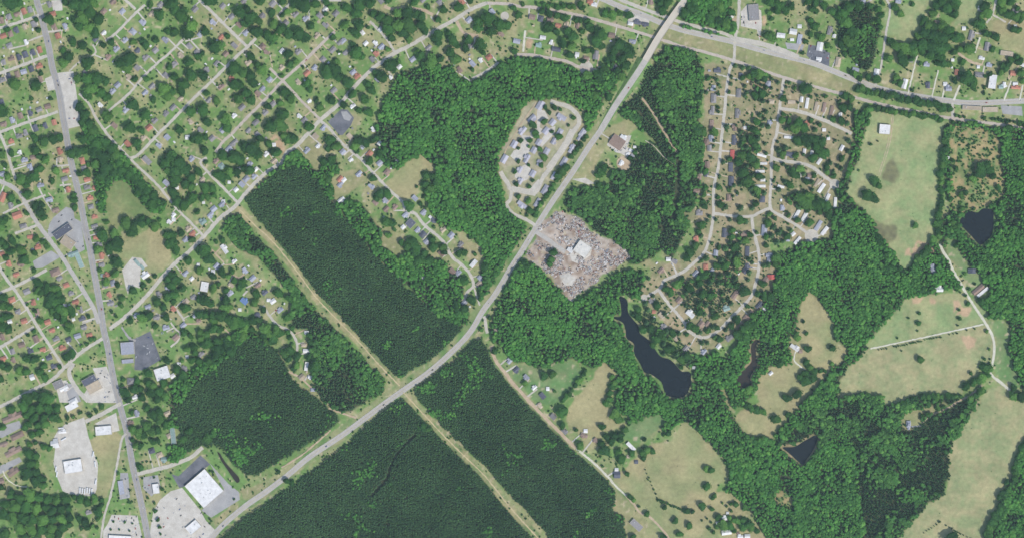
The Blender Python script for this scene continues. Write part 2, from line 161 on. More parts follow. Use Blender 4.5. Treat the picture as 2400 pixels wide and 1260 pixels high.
tile(1200,630,-45,
"40 940d 135 1010l 210 1110w 285 1185d 335 1120w,30,36,0 1395 15b 1310 300g 1330 400r,32,32,0 1565 290b 1400 430t 1530 650t 1420 540g 1520 180r,32,32,0",
"935 1005 35 400 1140 20 120 1070 35 300 1000 50 380 980 50 1280 90 40 1390 180 25 1440 140 35 1480 220 50 1540 150 60 1590 100 40 1450 190 50 1360 340 50 1320 250 40 1200 220 30 1430 420 50 1270 380 50 1180 450 50 1260 500 60 1300 550 60 1220 570 50 1320 470 50 1400 620 60 1450 580 60 1350 650 60 1420 700 60 1500 600 50 1560 600 50 1470 740 60 1540 800 60 1590 850 50 1420 790 50 1320 700 40 1510 880 40 1580 920 30 1250 320 50 1180 380 40 1140 430 30")
row(1200,630,690,960,480,1230,9,32)
row(1200,630,960,1060,880,1250,5,42)
tile(1600,630,50,
"70 420w,82,58,-40 120 40l 585 15d 830 75R,40,72,90 780 100b 490 240b,82,40,55 410 370a,60,52,20 715 335d,76,42,48 765 375w,30,30,0 600 460b 640 420b 540 530b 170 515b 230 510b 440 645g,72,52,40 335 725w 110 920w,24,40,90 25 740g 200 775l 1048 735w,88,46,-35 1105 770b,34,34,0 825 975w,40,26,40 280 10l",
"200 60 60 280 50 60 350 70 60 430 50 60 490 90 60 250 130 60 330 130 50 420 150 60 490 160 50 160 130 50 60 180 60 100 230 50 30 220 50 180 240 60 250 250 50 150 320 60 30 340 40 220 330 50 370 230 40 380 290 45 450 320 50 270 380 40 200 420 50 300 440 50 160 400 50 60 530 50 110 560 50 30 520 40 280 540 50 230 580 40 160 590 50 320 550 35 400 570 40 455 530 40 510 470 50 35 610 25 180 690 50 230 690 40 300 640 30 340 650 45 580 210 60 620 30 50 610 100 40 740 140 50 760 250 50 700 230 40 830 260 60 610 345 30 820 360 30 660 440 50 620 530 60 560 560 60 510 620 60 580 640 60 660 520 60 120 815 22 30 820 60 60 860 50 900 80 60 930 140 60 880 200 50 1075 640 45 1060 610 40 1155 600 25 1165 750 48 1395 740 45 1400 885 30 1155 870 40 1190 920 50 1150 970 50 1220 960 50 1100 1010 40 1150 1050 60 1220 1020 50 1290 950 30 1330 950 25 1070 1160 65 970 1210 55 905 880 50 1130 490 22 1080 560 20 1210 1130 12 610 1130 60")
tile(2000,630,40,
"745 20l 800 190w,75,58,0 1110 20d,40,72,90 1168 192b,120,42,40 1210 215w,130,30,40",
"610 415 22 515 460 14 605 505 30 990 380 20 990 465 26 975 525 12 600 580 12 615 845 50 1095 970 25 410 645 12 450 765 10 1225 840 22 1230 920 60 1270 930 50 965 190 22 1045 45 20 1135 140 18 1080 190 22 1045 250 22 1070 320 30 1190 300 50 1260 300 40 1235 380 15 640 200 50 690 220 40 740 200 30 1245 580 22 1270 750 15 1325 800 15 1500 1110 45 1490 1190 60 1560 1200 60 1060 570 12 1135 560 12")
row(2000,630,240,752,310,746,4,10)
row(2000,630,380,726,500,706,7,10)
row(2000,630,530,696,640,676,7,11)
row(2000,630,670,662,820,636,8,9)
row(2000,630,900,612,970,600,3,9)
row(2000,630,1250,1000,1040,1110,8,45)
row(2000,630,1000,1195,700,1190,8,38)
row(2000,630,680,1195,420,1260,7,40)
row(2000,630,1230,1130,1060,1235,8,40)
tile(0,945,20,
"690 585w,168,118,9 975 250w,152,84,5 675 25w,118,60,28 530 370w,44,86,12 588 262w,70,38,5 1140 785l,52,132,8 1465 795w,60,92,8 1130 1253w,210,40,-3 1280 90l 1225 180b 1425 440d 1500 480t 1540 520a,52,50,0 835 1020g 120 130b,190,66,22 165 300b,120,50,25 130 450b,160,60,28 130 640b,110,62,35 30 380b,90,42,20 15 725b 1570 90t 1592 300t 495 380w,26,60,12",
"110 50 50 230 30 60 300 60 60 380 40 60 460 50 60 540 50 50 250 110 50 330 130 60 420 130 60 500 130 60 560 150 40 280 190 50 360 200 50 430 190 50 380 260 50 310 290 50 240 220 40 280 380 40 340 360 30 35 225 40 415 405 45 470 415 35 280 470 60 340 490 50 300 560 60 350 560 50 270 640 70 340 640 60 400 700 50 240 690 50 340 730 60 410 770 50 640 130 30 690 120 25 755 80 28 845 105 32 905 70 25 955 25 32 120 850 60 200 880 70 290 850 70 370 880 60 450 900 60 60 940 60 150 960 70 250 960 70 350 980 70 440 970 60 540 900 60 620 890 60 700 870 40 760 900 50 820 920 50 900 890 50 960 900 35 960 950 25 50 1040 70 140 1070 70 230 1070 70 320 1080 70 410 1080 70 500 1000 60 580 980 60 650 980 50 500 1080 60 590 1080 60 660 1060 50 200 1170 70 300 1170 70 400 1170 60 500 1170 60 600 1150 60 660 1130 40 240 1240 60 350 1240 60 480 1240 60 560 1230 60 50 1220 60 930 1010 55 920 1080 25 750 1080 45 800 1110 50 820 1160 45 870 1140 25 910 1160 25 770 1170 25 20 780 40 1110 650 20 1180 620 18 1330 600 45 1300 580 30 1210 905 14 1215 805 12 1280 390 45 1240 340 30 1250 240 55 1300 270 60 1380 210 60 1430 260 60 1480 250 50 1350 290 50 1440 360 45 1490 350 30 1240 80 30 1450 110 60 1510 150 60 1500 80 50 1560 200 50 1380 40 40 1520 800 25 1335 700 14 1445 690 14 1385 880 16 1450 930 18 1460 1005 22 1485 1090 25 1500 1155 20 1510 1220 15 1320 390 40 1065 1105 14 1175 1110 16 1245 1120 12 1040 1180 14 1120 1180 12 1215 1190 14")
tile(400,945,40,
"318 792w,246,272,41 215 1155w,128,86,40 25 300a,46,150,7",
"400 640 16 595 895 14 370 1080 14 1090 720 40 1010 640 25 1140 740 35 340 330 60 400 290 50 180 260 50 120 330 50 100 470 35 180 430 35 250 330 40 600 440 40 560 470 40")
tile(800,945,40,"","770 220 50 820 240 45 460 750 35 1000 1020 25 1060 1010 25 730 230 30")
tile(1200,945,-45,
"260 20t 385 120g 490 260g 690 255w,36,36,0 675 297b,66,42,-20 790 345b 1115 400w,104,36,-45 985 665d,56,60,0 980 620w,34,36,0 1165 1135g,122,60,-42 1090 495t,30,30,0 1165 545d,34,34,0",
"470 70 70 470 205 45 600 245 25 840 220 45 635 390 50 590 380 25 840 370 45 870 440 60 830 440 40 890 310 45 960 300 50 930 350 50 1010 290 45 1060 240 40 1090 190 25 1010 340 40 1000 450 45 1020 510 60 1120 460 40 1220 460 50 1270 430 50 1310 440 40 1230 500 40 1075 660 30 850 585 16 1100 870 30 1140 900 30 1260 1025 38 1190 960 18 1430 970 35 1370 900 18 1400 930 12 1530 1100 42 1570 1215 40 1420 1245 45 1240 335 30 1350 1110 12 960 100 60 1000 140 50 1420 290 20 1460 280 40 1275 710 12 790 480 12 930 920 25 770 980 40 690 1040 28 1130 1245 40")
row(1200,945,1250,620,1360,880,8,10)
row(1200,945,1370,900,1600,1000,12,14)
tile(1600,945,0,
"390 1075w,44,46,10 335 1115w,44,36,10 410 1205w,88,42,8 540 1245w,50,36,0 605 1240w,50,36,0 420 1025w,24,24,0 520 1212b,26,22,0",
"220 600 40 260 620 45 220 780 48 180 960 48 270 985 32 40 1000 45 90 1010 30 330 1055 40 55 1140 40 440 1070 35 450 1000 22 490 940 38 450 935 25 510 860 25 370 930 15 410 960 15 380 1130 60 440 1140 50 500 1090 50 560 1090 40 560 1150 50 620 1130 50 640 1160 50 690 1190 40 480 1190 35 320 1155 30 245 1165 25 285 1200 25 180 1095 12 225 1075 14 265 1110 14 610 990 25 580 970 40 280 880 30 300 860 25 0 1220 15 640 40 50 690 60 45 750 70 50 875 140 58 980 95 35 600 20 40")
row(1600,945,620,335,760,330,5,35)
tile(2000,945,85,"515 190l,38,82,0",
"905 1250 80 1430 735 35 1365 870 45 1390 880 35 1320 1040 45 1320 1130 40 805 1105 15 1580 880 40 480 200 16 790 40 35 840 30 30 640 120 30 700 100 35 760 105 25")
row(2000,945,870,1140,1000,1220,6,9)
row(2000,945,1000,1220,1100,1260,4,8)
row(2000,945,780,1130,660,1210,6,8)
row(2000,945,1610,370,1545,500,5,45)
row(2000,945,1540,520,1510,680,5,45)
row(2000,945,1500,700,1420,830,5,45)
row(2000,945,1415,850,1370,980,5,45)
row(2000,945,1340,1020,1240,1260,8,48)
# roads: name, phrase used in labels, width, surface, points (photo pixels = metres)
ROADS=[
("path","the pasture wheel track",1.4,"dirt","2092 262 2084 320 2074 362 2058 412"),
("path","the pasture wheel track",1.4,"dirt","2096 262 2088 322 2078 364 2062 412"),
("avenue","the main avenue",15,"asphalt","80 -60 86 0 94 28 105 72 114 108 122 155 132 190 140 225 147 270 155 315 165 372 180 435 192 490 202 545 210 578 219 630 235 717 242 767 252 810 265 880 280 945 297 1010 310 1085 325 1152 337 1207 347 1260 364 1340"),
("highway","the bypass",13,"grey","1408 306 1380 345 1340 407 1310 450 1282 492 1257 532 1225 585 1199 625 1162 687 1132 727 1100 780 1050 832 1000 875 950 910 905 942 850 983 800 1020 725 1070 675 1112 625 1150 575 1185 525 1227 495 1260 440 1325"),
("divided_highway","the divided highway",13,"grey","1330 -30 1407 -4 1450 15 1500 33 1550 54 1600 71 1655 84 1712 97 1760 111 1812 125 1900 147 1950 166 2000 186 2062 208 2125 222 2225 237 2275 242 2340 240 2400 237 2480 235"),
("frontage_road","the frontage road",8,"pale","1370 -40 1440 -6 1537 32 1600 54 1660 70 1700 80 1722 92"),
("frontage_road","the frontage road",12,"pale","1722 92 1780 102 1830 118 1872 135"),
("old_road","the old road below the highway",7,"pink","1140 8 1195 10 1215 15 1267 20 1350 35 1425 55 1525 85 1600 110 1650 122 1712 140 1762 157 1837 182 1912 204 2000 228 2075 247 2150 262 2225 277 2350 293 2400 300 2480 312"),
("street","the long north-south street",7,"pale","1735 -40 1733 0 1730 50 1723 95 1720 140 1710 165 1702 215 1698 262 1692 315 1685 385 1674 435 1672 495 1670 522 1663 557 1650 592 1625 617 1595 640 1557 657 1547 675 1512 697"),
("street","the mobile home street",7,"pale","1837 185 1832 220 1828 245 1825 275 1820 315 1810 347 1807 427 1806 487 1832 507 1865 527 1900 552"),
("street","the upper mobile home lane",8,"pale","1827 255 1875 262 1925 280 1975 302 1996 314"),
("street","the middle mobile home lane",8,"pale","1808 370 1830 377 1870 382 1900 390 1930 412 1957 432"),
("street","the short cross street",7,"pale","1670 500 1720 507 1762 507 1780 498 1806 487"),
("street","the looping subdivision street",7,"pale","1762 507 1765 535 1772 565 1779 597 1778 632 1770 667 1760 695 1735 722 1712 745 1682 775 1650 790 1617 777 1600 750 1570 715 1542 677"),
("street","the long diagonal street",9,"pale","1140 8 1105 22 1065 47 1015 75 965 105 925 125 875 160 825 210 800 240 750 282 735 300 717 318 695 342 672 357 660 382 630 400 600 427 572 457 550 485 515 512 477 555 442 590 400 627 337 700 290 745 257 770"),
("street","the second diagonal street",7,"pink","785 75 755 102 712 145 665 187 625 230 580 275 542 315 525 330 505 357"),
("street","the third diagonal street",7,"pale","600 90 580 110 545 142 505 182 450 235 400 286 370 315 325 362 300 372"),
("street","the crossing north-west street",7,"pale","440 -40 467 0 495 27 535 67 577 108"),
("street","the fourth diagonal street",6,"pale","255 260 300 222 332 185 365 152 400 122 432 90"),
("street","the fifth diagonal street",6,"pale","247 97 275 75 312 37 340 12"),
("street","the top north-west lane",6,"pale","270 -25 290 -3 318 22"),
("lane","the dirt lane by the avenue shops",4,"pale","162 167 185 147 215 132 225 122 217 105"),
("lane","the lane beside the wooded belt",6,"pale","185 220 207 242 225 277 235 292 260 325 310 377 370 435 400 472 425 500 452 527 477 554"),
("street","the short street above the pines",6,"pale","485 370 470 382 495 412 525 442 557 475"),
("street","the inner link street",6,"pink","632 160 665 192 705 235 750 280"),
("street","the top middle street",6,"pale","655 32 690 2 725 -2 800 2"),
("street","the wooded side street",6,"pale","925 122 905 90 867 50"),
("lane","the tan track among the northern trees",7,"dirt","900 15 920 22 955 19 990 24 1015 35"),
("lane","the tan fork off the diagonal street",7,"dirt","1070 50 1087 77 1122 85"),
("lane","the short lane by the big wood",6,"pale","1107 185 1135 170 1170 147"),
("lane","the curving settlement road",7,"pale","750 282 775 305 800 335 827 357 850 377 867 397 895 427 920 452 945 475 950 495 972 500 992 525 1012 542 1040 567 1060 602 1080 618 1100 640 1110 667 1095 685 1085 705"),
("lane","the curving settlement road",4,"pale","1110 672 1125 715"),
("lane","the stub beyond the bypass",7,"pale","1135 740 1142 780"),
("lane","the dirt lane south-east of the pines",8,"dirt","1150 810 1162 845 1182 870 1200 895 1225 922 1245 945 1282 982 1320 1020 1350 1050"),
("lane","the dirt lane south-east of the pines",5,"gravel","1350 1050 1390 1082 1425 1117 1442 1137 1467 1160"),
("lane","the dirt lane south-east of the pines",5,"dirt","1467 1160 1487 1182 1500 1200 1522 1210 1545 1232 1562 1252 1580 1280"),
("street","the uppermost west street",7,"pale","-40 78 0 66 50 51 92 36"),
("street","the second west street",7,"pale","-40 188 0 172 55 152 110 131"),
("street","the third west street",7,"pale","-40 325 0 310 50 292 136 262"),
("lane","the alley west of the avenue",4,"pale","60 99 100 84"),
("lane","the drive east of the avenue",5,"pale","112 75 147 71"),
("street","the south-west diagonal street",10,"grey","-30 415 0 425 32 440 52 460 60 477 87 522 120 567 145 600 163 630 195 680 217 717 232 757"),
("street","the far west street",7,"pale","-15 575 2 632 32 675 60 717 85 760 125 822 150 862"),
("street","the upper cross street in the west",7,"pale","110 632 57 660 32 672 -30 697"),
("street","the lower cross street in the west",7,"pale","80 765 47 785 -20 825"),
("street","the bottom cross street in the west",8,"pale","240 792 190 825 150 862 120 890 62 920 15 945 -30 965"),
("lane","the shop drive west of the avenue",10,"pale","172 850 162 875 180 910 207 940"),
("street","the west edge street",7,"pale","-8 290 0 315 15 348 25 385 37 422"),
("lane","the west alley",5,"pale","7 501 55 477 107 457"),
("lane","the lower west alley",6,"pale","35 547 82 530 92 525"),
("lane","the parking entrance",4,"pale","125 390 162 387"),
("lane","the parking entrance",4,"pale","140 435 167 432"),
("street","the white building access road",9,"pale","322 1110 362 1100 400 1090 445 1072 475 1047"),
("street","the truck yard road",9,"pale","200 987 237 970 284 944"),
("lane","the thin lane west of the avenue",5,"pale","296 1015 285 1030 275 1085 260 1157 245 1207 235 1270"),
("lane","the apartment footpath",2.6,"gravel","7 1102 14 1118 27 1130 45 1138 67 1140"),
("lane","the white gravel lane",6,"gravel","2202 572 2212 592 2225 612 2232 630 2252 665 2280 712 2307 752 2325 785 2330 817 2325 855 2322 875 2345 895 2367 914"),
("lane","the straight pasture track",3.5,"gravel","2040 816 2140 795 2215 779 2305 759"),
("lane","the sandy wood track",4.5,"dirt","2300 902 2272 927 2250 937 2225 953 2190 968 2160 990"),
("lane","the north-east meadow lane",5,"pale","2060 -20 2085 15 2078 70 2072 110 2062 170 2046 215"),
("lane","the white drive north of the old road",4,"gravel","2150 130 2140 170 2128 220"),
("lane","the crossing between highway and old road",6,"pale","2232 240 2233 275"),
("lane","the north-east corner lane",5,"pale","2336 -20 2335 0 2325 35 2312 55"),
("lane","the north-east corner lane",4,"pale","2325 35 2345 45 2357 53"),
("lane","the north-east barn drive",4,"gravel","2297 88 2285 125"),
("lane","the north-east dirt yard",6,"dirt","2245 125 2275 145 2300 153"),
("lane","the north-east drives",3.5,"gravel","2199 165 2184 228"),
("lane","the north-east drives",3,"gravel","2215 200 2208 230"),
("lane","the north-east drives",5,"gravel","2249 200 2235 236"),
("lane","the north-east drives",4,"gravel","2370 190 2353 236"),
("lane","the north-east drives",4,"gravel","2397 200 2390 236"),
("street","the street above the big wood",7,"pink","1205 128 1250 130 1290 137 1330 145 1358 158 1400 166"),
("street","the apartment ring road",10,"pale","1290 238 1300 241 1331 250 1354 270 1357 291 1343 310 1331 336 1310 365 1294 390 1273 415 1264 436 1252 454 1236 449 1199 444 1191 431 1180 415 1173 402"),
("street","the apartment ring road",13,"pale","1342 305 1325 338 1303 370 1284 396"),
("street","the apartment entry road",8,"pale","1199 444 1196 468 1187 480 1203 501 1232 514 1253 527"),
("lane","the dirt edge of the apartments",2.5,"dirt","1256 243 1222 290 1190 345 1169 388"),
("lane","the gravel drive above the big wood",5,"gravel","1226 122 1231 72"),
("lane","the firebreak",5,"dirt","1505 230 1530 265 1560 315 1587 358"),
("lane","the firebreak",2,"pink","1512 330 1535 345 1555 367 1582 387"),
("track","the power line cut",3,"sand","557 487 595 526 640 567 690 628 740 695 790 748 837 796 885 850 937 903"),
("track","the power line cut",3,"sand","945 918 995 972 1050 1030 1095 1074 1137 1115 1200 1193 1275 1275"),
("lane","the dirt verge of the bypass",4,"dirt","770 955 800 967 835 978"),
("lane","the dirt verge of the bypass",3.5,"dirt","775 1007 712 1062 660 1095"),
("lane","the dark car park drive",5,"asphalt","285 765 302 790 318 798"),
("lane","the curved yard lane",4,"pale","400 755 412 770 422 782 415 800 400 812"),
("lane","the yard drives above the pines",5,"pale","407 717 425 740 432 752"),
("lane","the yard drives above the pines",5,"pale","580 680 570 692"),
("lane","the lane to the wooded dead end",6,"pale","617 715 630 737 650 760 680 775 695 800 697 822"),
("lane","the yard drives above the pines",4,"dirt","537 640 560 650 572 642"),
("lane","the yard drives above the pines",4,"dirt","520 765 540 782"),
("lane","the lane to the wooded dead end",5,"dirt","677 870 705 885 730 908"),
("lane","the yard drives above the pines",4,"dirt","497 585 510 600 525 615"),
("lane","the curved pasture drive",3,"gravel","1868 817 1862 830 1862 845 1872 855 1888 866"),
("lane","the scrapyard drive",10,"grey","1256 543 1285 562 1305 577 1325 590"),
]
DISCS=[(1902,553,16,"pale"),(1956,432,12,"pale"),(1183,38,10,"pale"),(1380,478,0.1,"pale"),(1374,160,16,"pale"),(1462,383,17,"dirt"),(1052,905,0.1,"pale"),(1510,697,8,"pale")]
# car parks and yards
LOTS=[
("parking_lot","concrete","131 172 172 167 182 237 190 295 160 302 147 250"),
("parking_lot","concrete","105 185 122 178 131 210 113 214"),
("parking_lot","concrete","120 2 145 0 147 25 125 27"),
("parking_lot","grey","115 527 125 510 155 485 172 490 175 512 190 520 199 585 186 592 150 545 110 560"),
("parking_lot","grey","77 612 120 587 142 602 100 627 82 630"),
("parking_lot","asphalt","318 792 352 775 377 842 335 867 315 866 316 830 300 792"),
("parking_lot","concrete","286 632 310 602 332 605 346 624 330 632 328 675 305 668 300 690 295 675 290 650"),
("parking_lot","concrete","217 862 250 858 270 910 274 943 207 943 195 925 225 880"),
("parking_lot","concrete","128 892 158 890 168 943 140 942"),
("truck_yard","concrete","137 1005 155 992 197 977 207 1020 217 1052 230 1085 227 1145 220 1162 172 1160 147 1150 135 1120 125 1085 130 1045 125 1027"),
("parking_lot","concrete","262 1205 322 1207 334 1260 342 1300 240 1300 242 1242 252 1227"),
("parking_lot","concrete","222 992 272 966 280 1008 265 1012"),
("parking_lot","grey","282 1107 300 1107 305 1165 280 1170"),
("parking_lot","grey","335 1117 370 1112 377 1142 355 1162 337 1145"),
("parking_lot","concrete","360 1195 375 1170 400 1150 427 1142 470 1195 482 1218 505 1242 495 1265 470 1300 352 1300 352 1240"),
("loading_yard","grey","492 1085 535 1132 560 1152 562 1170 495 1212 472 1195 525 1145"),
("loading_yard","asphalt","402 1110 418 1115 470 1066 493 1087 475 1100 430 1140 420 1142"),
("parking_lot","concrete","1736 28 1752 10 1784 25 1786 60 1780 98 1774 70 1736 62"),
("parking_lot","asphalt","1895 105 1915 108 1945 125 1943 160 1905 145 1890 130"),
("parking_lot","grey","1840 100 1885 105 1880 120 1845 115"),
("parking_lot","asphalt","768 286 800 256 815 258 830 277 822 295 803 317 795 317 785 305"),
("parking_lot","grey","799 262 812 261 825 275 819 284 806 280"),
("parking_lot","grey","2345 247 2395 250 2397 272 2350 267"),
("parking_lot","grey","12 995 45 985 52 1000 5 1025 -10 1022 -10 1010"),
("parking_lot","grey","-10 1095 45 1070 52 1080 10 1105 -10 1115"),
("parking_lot","concrete","1422 340 1435 318 1480 318 1470 345 1498 358 1480 375 1455 360 1445 358"),
("parking_lot","concrete","1259 256 1277 260 1286 278 1267 285 1265 299 1280 307 1255 322 1243 325 1243 311 1258 300"),
("parking_lot","concrete","1222 316 1248 320 1238 340 1243 355 1228 367 1216 384 1196 366 1204 353 1220 348"),
("parking_lot","concrete","1212 395 1232 385 1246 398 1238 420 1222 428 1206 415"),
("parking_lot","concrete","1286 300 1302 296 1300 312 1284 330 1270 345 1262 338"),
("parking_lot","concrete","1199 436 1240 444 1262 420 1268 432 1254 460 1230 455 1204 450"),
("loading_yard","concrete","1332 585 1362 556 1390 572 1384 598 1356 618 1340 612"),
("parking_lot","concrete","1340 420 1372 417 1395 430 1380 433"),
("parking_lot","concrete","1480 28 1500 35 1522 50 1520 62 1470 52"),
("loading_yard","grey","148 895 175 900 190 940 165 943"),
]
# fields and open ground: name, look, outline
FIELDS=[
("pasture","pasture","2040 272 2050 258 2110 262 2165 270 2212 280 2209 315 2207 365 2197 400 2197 475 2187 510 2187 555 2155 590 2150 607 2120 632 2110 630 2100 607 2082 570 2060 555 2045 517 2017 485 2000 468 1990 450 1995 415 2012 370 2027 315"),
("hay_field","pasture","2080 30 2130 10 2182 -20 2180 10 2158 50 2155 75 2140 95 2115 100 2100 82 2078 78"),
("hay_field","pasture","2250 -20 2302 -20 2290 45 2255 52 2235 60 2245 30"),
("hay_field","hay","2310 52 2335 48 2420 50 2420 135 2360 108 2325 85"),
("meadow","meadow","265 432 295 427 325 465 357 497 350 510 292 510 280 530 257 537 252 502 250 452"),
("hay_field","hay","282 602 292 555 320 557 350 537 380 542 390 572 400 590 400 612 370 645 347 664 335 640 340 610 300 605"),
("hay_field","hay","905 430 935 405 950 385 985 362 1010 385 1020 400 985 405 988 430 985 440 975 460 955 470 945 475 925 455"),
("hay_field","hay","210 1032 282 1015 272 1085 250 1165 222 1157 230 1085"),
("hay_field","hay","1417 850 1440 870 1450 882 1442 912 1435 935 1415 945 1440 965 1445 990 1470 990 1455 1000 1430 1010 1412 1012 1405 1045 1380 1050 1350 1010 1330 990 1330 960 1340 945 1385 887 1400 862"),
("pasture","hay","1600 992 1625 1007 1665 1042 1682 1067 1697 1085 1707 1105 1705 1117 1685 1137 1685 1152 1717 1157 1740 1177 1760 1202 1720 1207 1762 1217 1780 1235 1790 1252 1800 1300 1585 1300 1562 1252 1500 1200 1470 1160 1440 1130 1440 1120 1470 1090 1500 1060 1535 1040 1570 1035 1590 1010"),
("hay_field","hay","1900 682 1910 695 1940 732 1955 765 1955 795 1962 807 1985 810 1990 817 1980 840 1945 870 1920 900 1895 927 1877 945 1872 957 1842 975 1840 987 1815 1010 1810 1027 1800 1027 1785 1020 1752 1022 1747 1005 1725 982 1725 972 1747 955 1775 945 1775 895 1807 860 1850 850 1850 805 1855 780 1865 757 1875 715 1895 690"),
("pasture","pasture","2130 697 2190 687 2247 685 2265 690 2305 755 2045 815 2055 777 2090 737 2112 717"),
("pasture","hayp","2042 818 2307 762 2320 780 2320 847 2295 862 2295 872 2255 900 2250 922 2175 920 2100 945 2070 945 2070 930 2037 912 2000 922 1975 930 1962 945 1972 890 1990 855 2000 850 2025 825"),
("pasture","hayp","2297 945 2310 920 2345 905 2365 920 2400 945 2430 960 2400 1027 2382 1062 2377 1105 2352 1145 2345 1175 2325 1207 2320 1232 2295 1300 2100 1300 2125 1240 2150 1215 2175 1182 2207 1165 2222 1140 2225 1090 2220 1065 2237 1032 2255 1005 2282 967"),
]
# tints of the open ground
AREAS=[
("apt","1172 360 1237 243 1300 236 1352 262 1364 295 1255 470 1196 470 1182 430"),
("pad","1312 642 1335 640 1350 655 1340 672 1322 670"),
("dry2","1650 150 1710 150 1850 190 2000 240 2000 320 1985 400 1960 440 1950 560 1880 570 1800 560 1820 640 1810 680 1760 750 1690 810 1620 830 1540 740 1500 690 1540 620 1620 600 1650 560 1600 500 1650 480"),
("dry","780 420 800 400 850 395 870 410 860 430 830 445 805 460 790 475 780 480"),
("dry","895 540 915 530 940 545 955 560 950 590 935 603 920 590 895 577"),
("dry","1070 545 1085 545 1100 565 1125 575 1130 600 1125 620 1095 615"),
("dry","690 352 715 325 735 315 762 350 762 370 745 402 725 375 705 358"),
("lawn","1342 847 1365 867 1365 892 1320 945 1265 945 1200 885 1212 855 1247 852 1265 867 1300 850"),
("lawn","1470 990 1545 970 1560 985 1530 1020 1500 1035 1460 1030"),
("dry","1445 1150 1480 1175 1500 1205 1540 1235 1560 1275 1470 1275 1460 1210 1437 1195"),
("dry","1690 910 1705 915 1712 945 1725 970 1710 960 1700 935"),
("dry","2107 980 2132 962 2155 957 2210 945 2225 950 2190 967 2155 970 2157 995 2145 1005 2117 1007"),
("scrub","1817 1152 1835 1145 1855 1162 1857 1192 1847 1195 1832 1182 1817 1175"),
("scrub","2220 315 2240 295 2330 310 2350 340 2340 377 2355 435 2350 470 2300 490 2250 505 2225 490 2225 455 2232 410"),
("lawn","2315 750 2350 750 2367 780 2362 810 2370 830 2370 855 2385 890 2400 915 2390 910 2335 877 2330 860 2335 800"),
("lawn","2215 555 2240 560 2260 620 2300 650 2310 690 2280 690 2255 640 2225 600"),
("dry","1540 62 1600 75 1712 102 1812 130 1900 152 2000 192 2000 222 1912 200 1837 178 1762 153 1712 136 1600 106 1525 82"),
("dry","1390 345 1420 300 1470 280 1495 300 1470 320 1430 330 1420 345 1400 390 1395 425 1345 415"),
("dry","1170 360 1235 240 1300 232 1360 262 1375 300 1250 500 1195 480 1180 430"),
("dry","560 1150 570 1145 620 1130 600 1165 575 1172"),
("dry","500 1217 555 1175 560 1187 507 1232"),
("junk","1297 497 1320 495 1355 510 1390 545 1415 557 1445 567 1472 590 1482 597 1440 632 1410 645 1375 680 1335 705 1310 670 1285 640 1270 630 1232 605 1257 557 1255 540 1282 512"),
("dirt","1786 30 1800 40 1795 70 1787 60"),("dirt","1232 72 1250 75 1245 115 1232 115"),
("dirt","2180 695 2195 695 2195 710 2180 710"),("dirt","2140 697 2165 697 2160 712 2140 712"),
("dirt","2235 703 2250 703 2255 718 2278 722 2270 742 2250 735 2235 740"),("dirt","2252 785 2275 790 2290 792 2282 815 2265 822 2258 800"),
("dirt","2195 590 2180 570 2150 560 2140 580 2125 585 2120 600 2150 605"),
("wet","2070 395 2090 370 2100 380 2108 415 2095 430 2070 425"),("wet","2045 517 2070 525 2105 530 2105 555 2083 572 2060 557"),
("dirt","630 322 650 315 672 355 662 362"),
("dirt","150 285 175 282 178 300 160 302"),
]
PONDS=[
("pond","2267 494 2282 497 2292 499 2302 491 2317 490 2327 495 2329 515 2327 535 2322 555 2310 567 2300 575 2292 570 2280 557 2265 542 2250 527 2251 515 2260 505"),
("pond","1451 695 1465 699 1471 710 1471 727 1482 747 1495 762 1500 780 1525 800 1537 820 1550 835 1570 842 1590 862 1600 870 1617 872 1620 892 1615 912 1610 922 1600 930 1585 930 1562 925 1550 895 1527 877 1510 872 1500 852 1487 825 1485 805 1470 792 1465 770 1460 755 1438 745 1440 741 1455 740 1457 722"),
("pond","1775 795 1780 797 1772 807 1772 830 1774 852 1767 867 1757 885 1760 900 1742 907 1735 900 1726 895 1725 885 1740 870 1755 855 1762 845 1760 820 1765 802"),
("pond","1835 1047 1865 1045 1887 1032 1910 1020 1917 1022 1914 1035 1910 1047 1897 1065 1887 1080 1883 1088 1877 1085 1860 1070 1845 1057"),
("pond","509 1057 515 1061 528 1082 542 1098 560 1118 561 1128 556 1131 551 1126 532 1098 518 1077"),
]
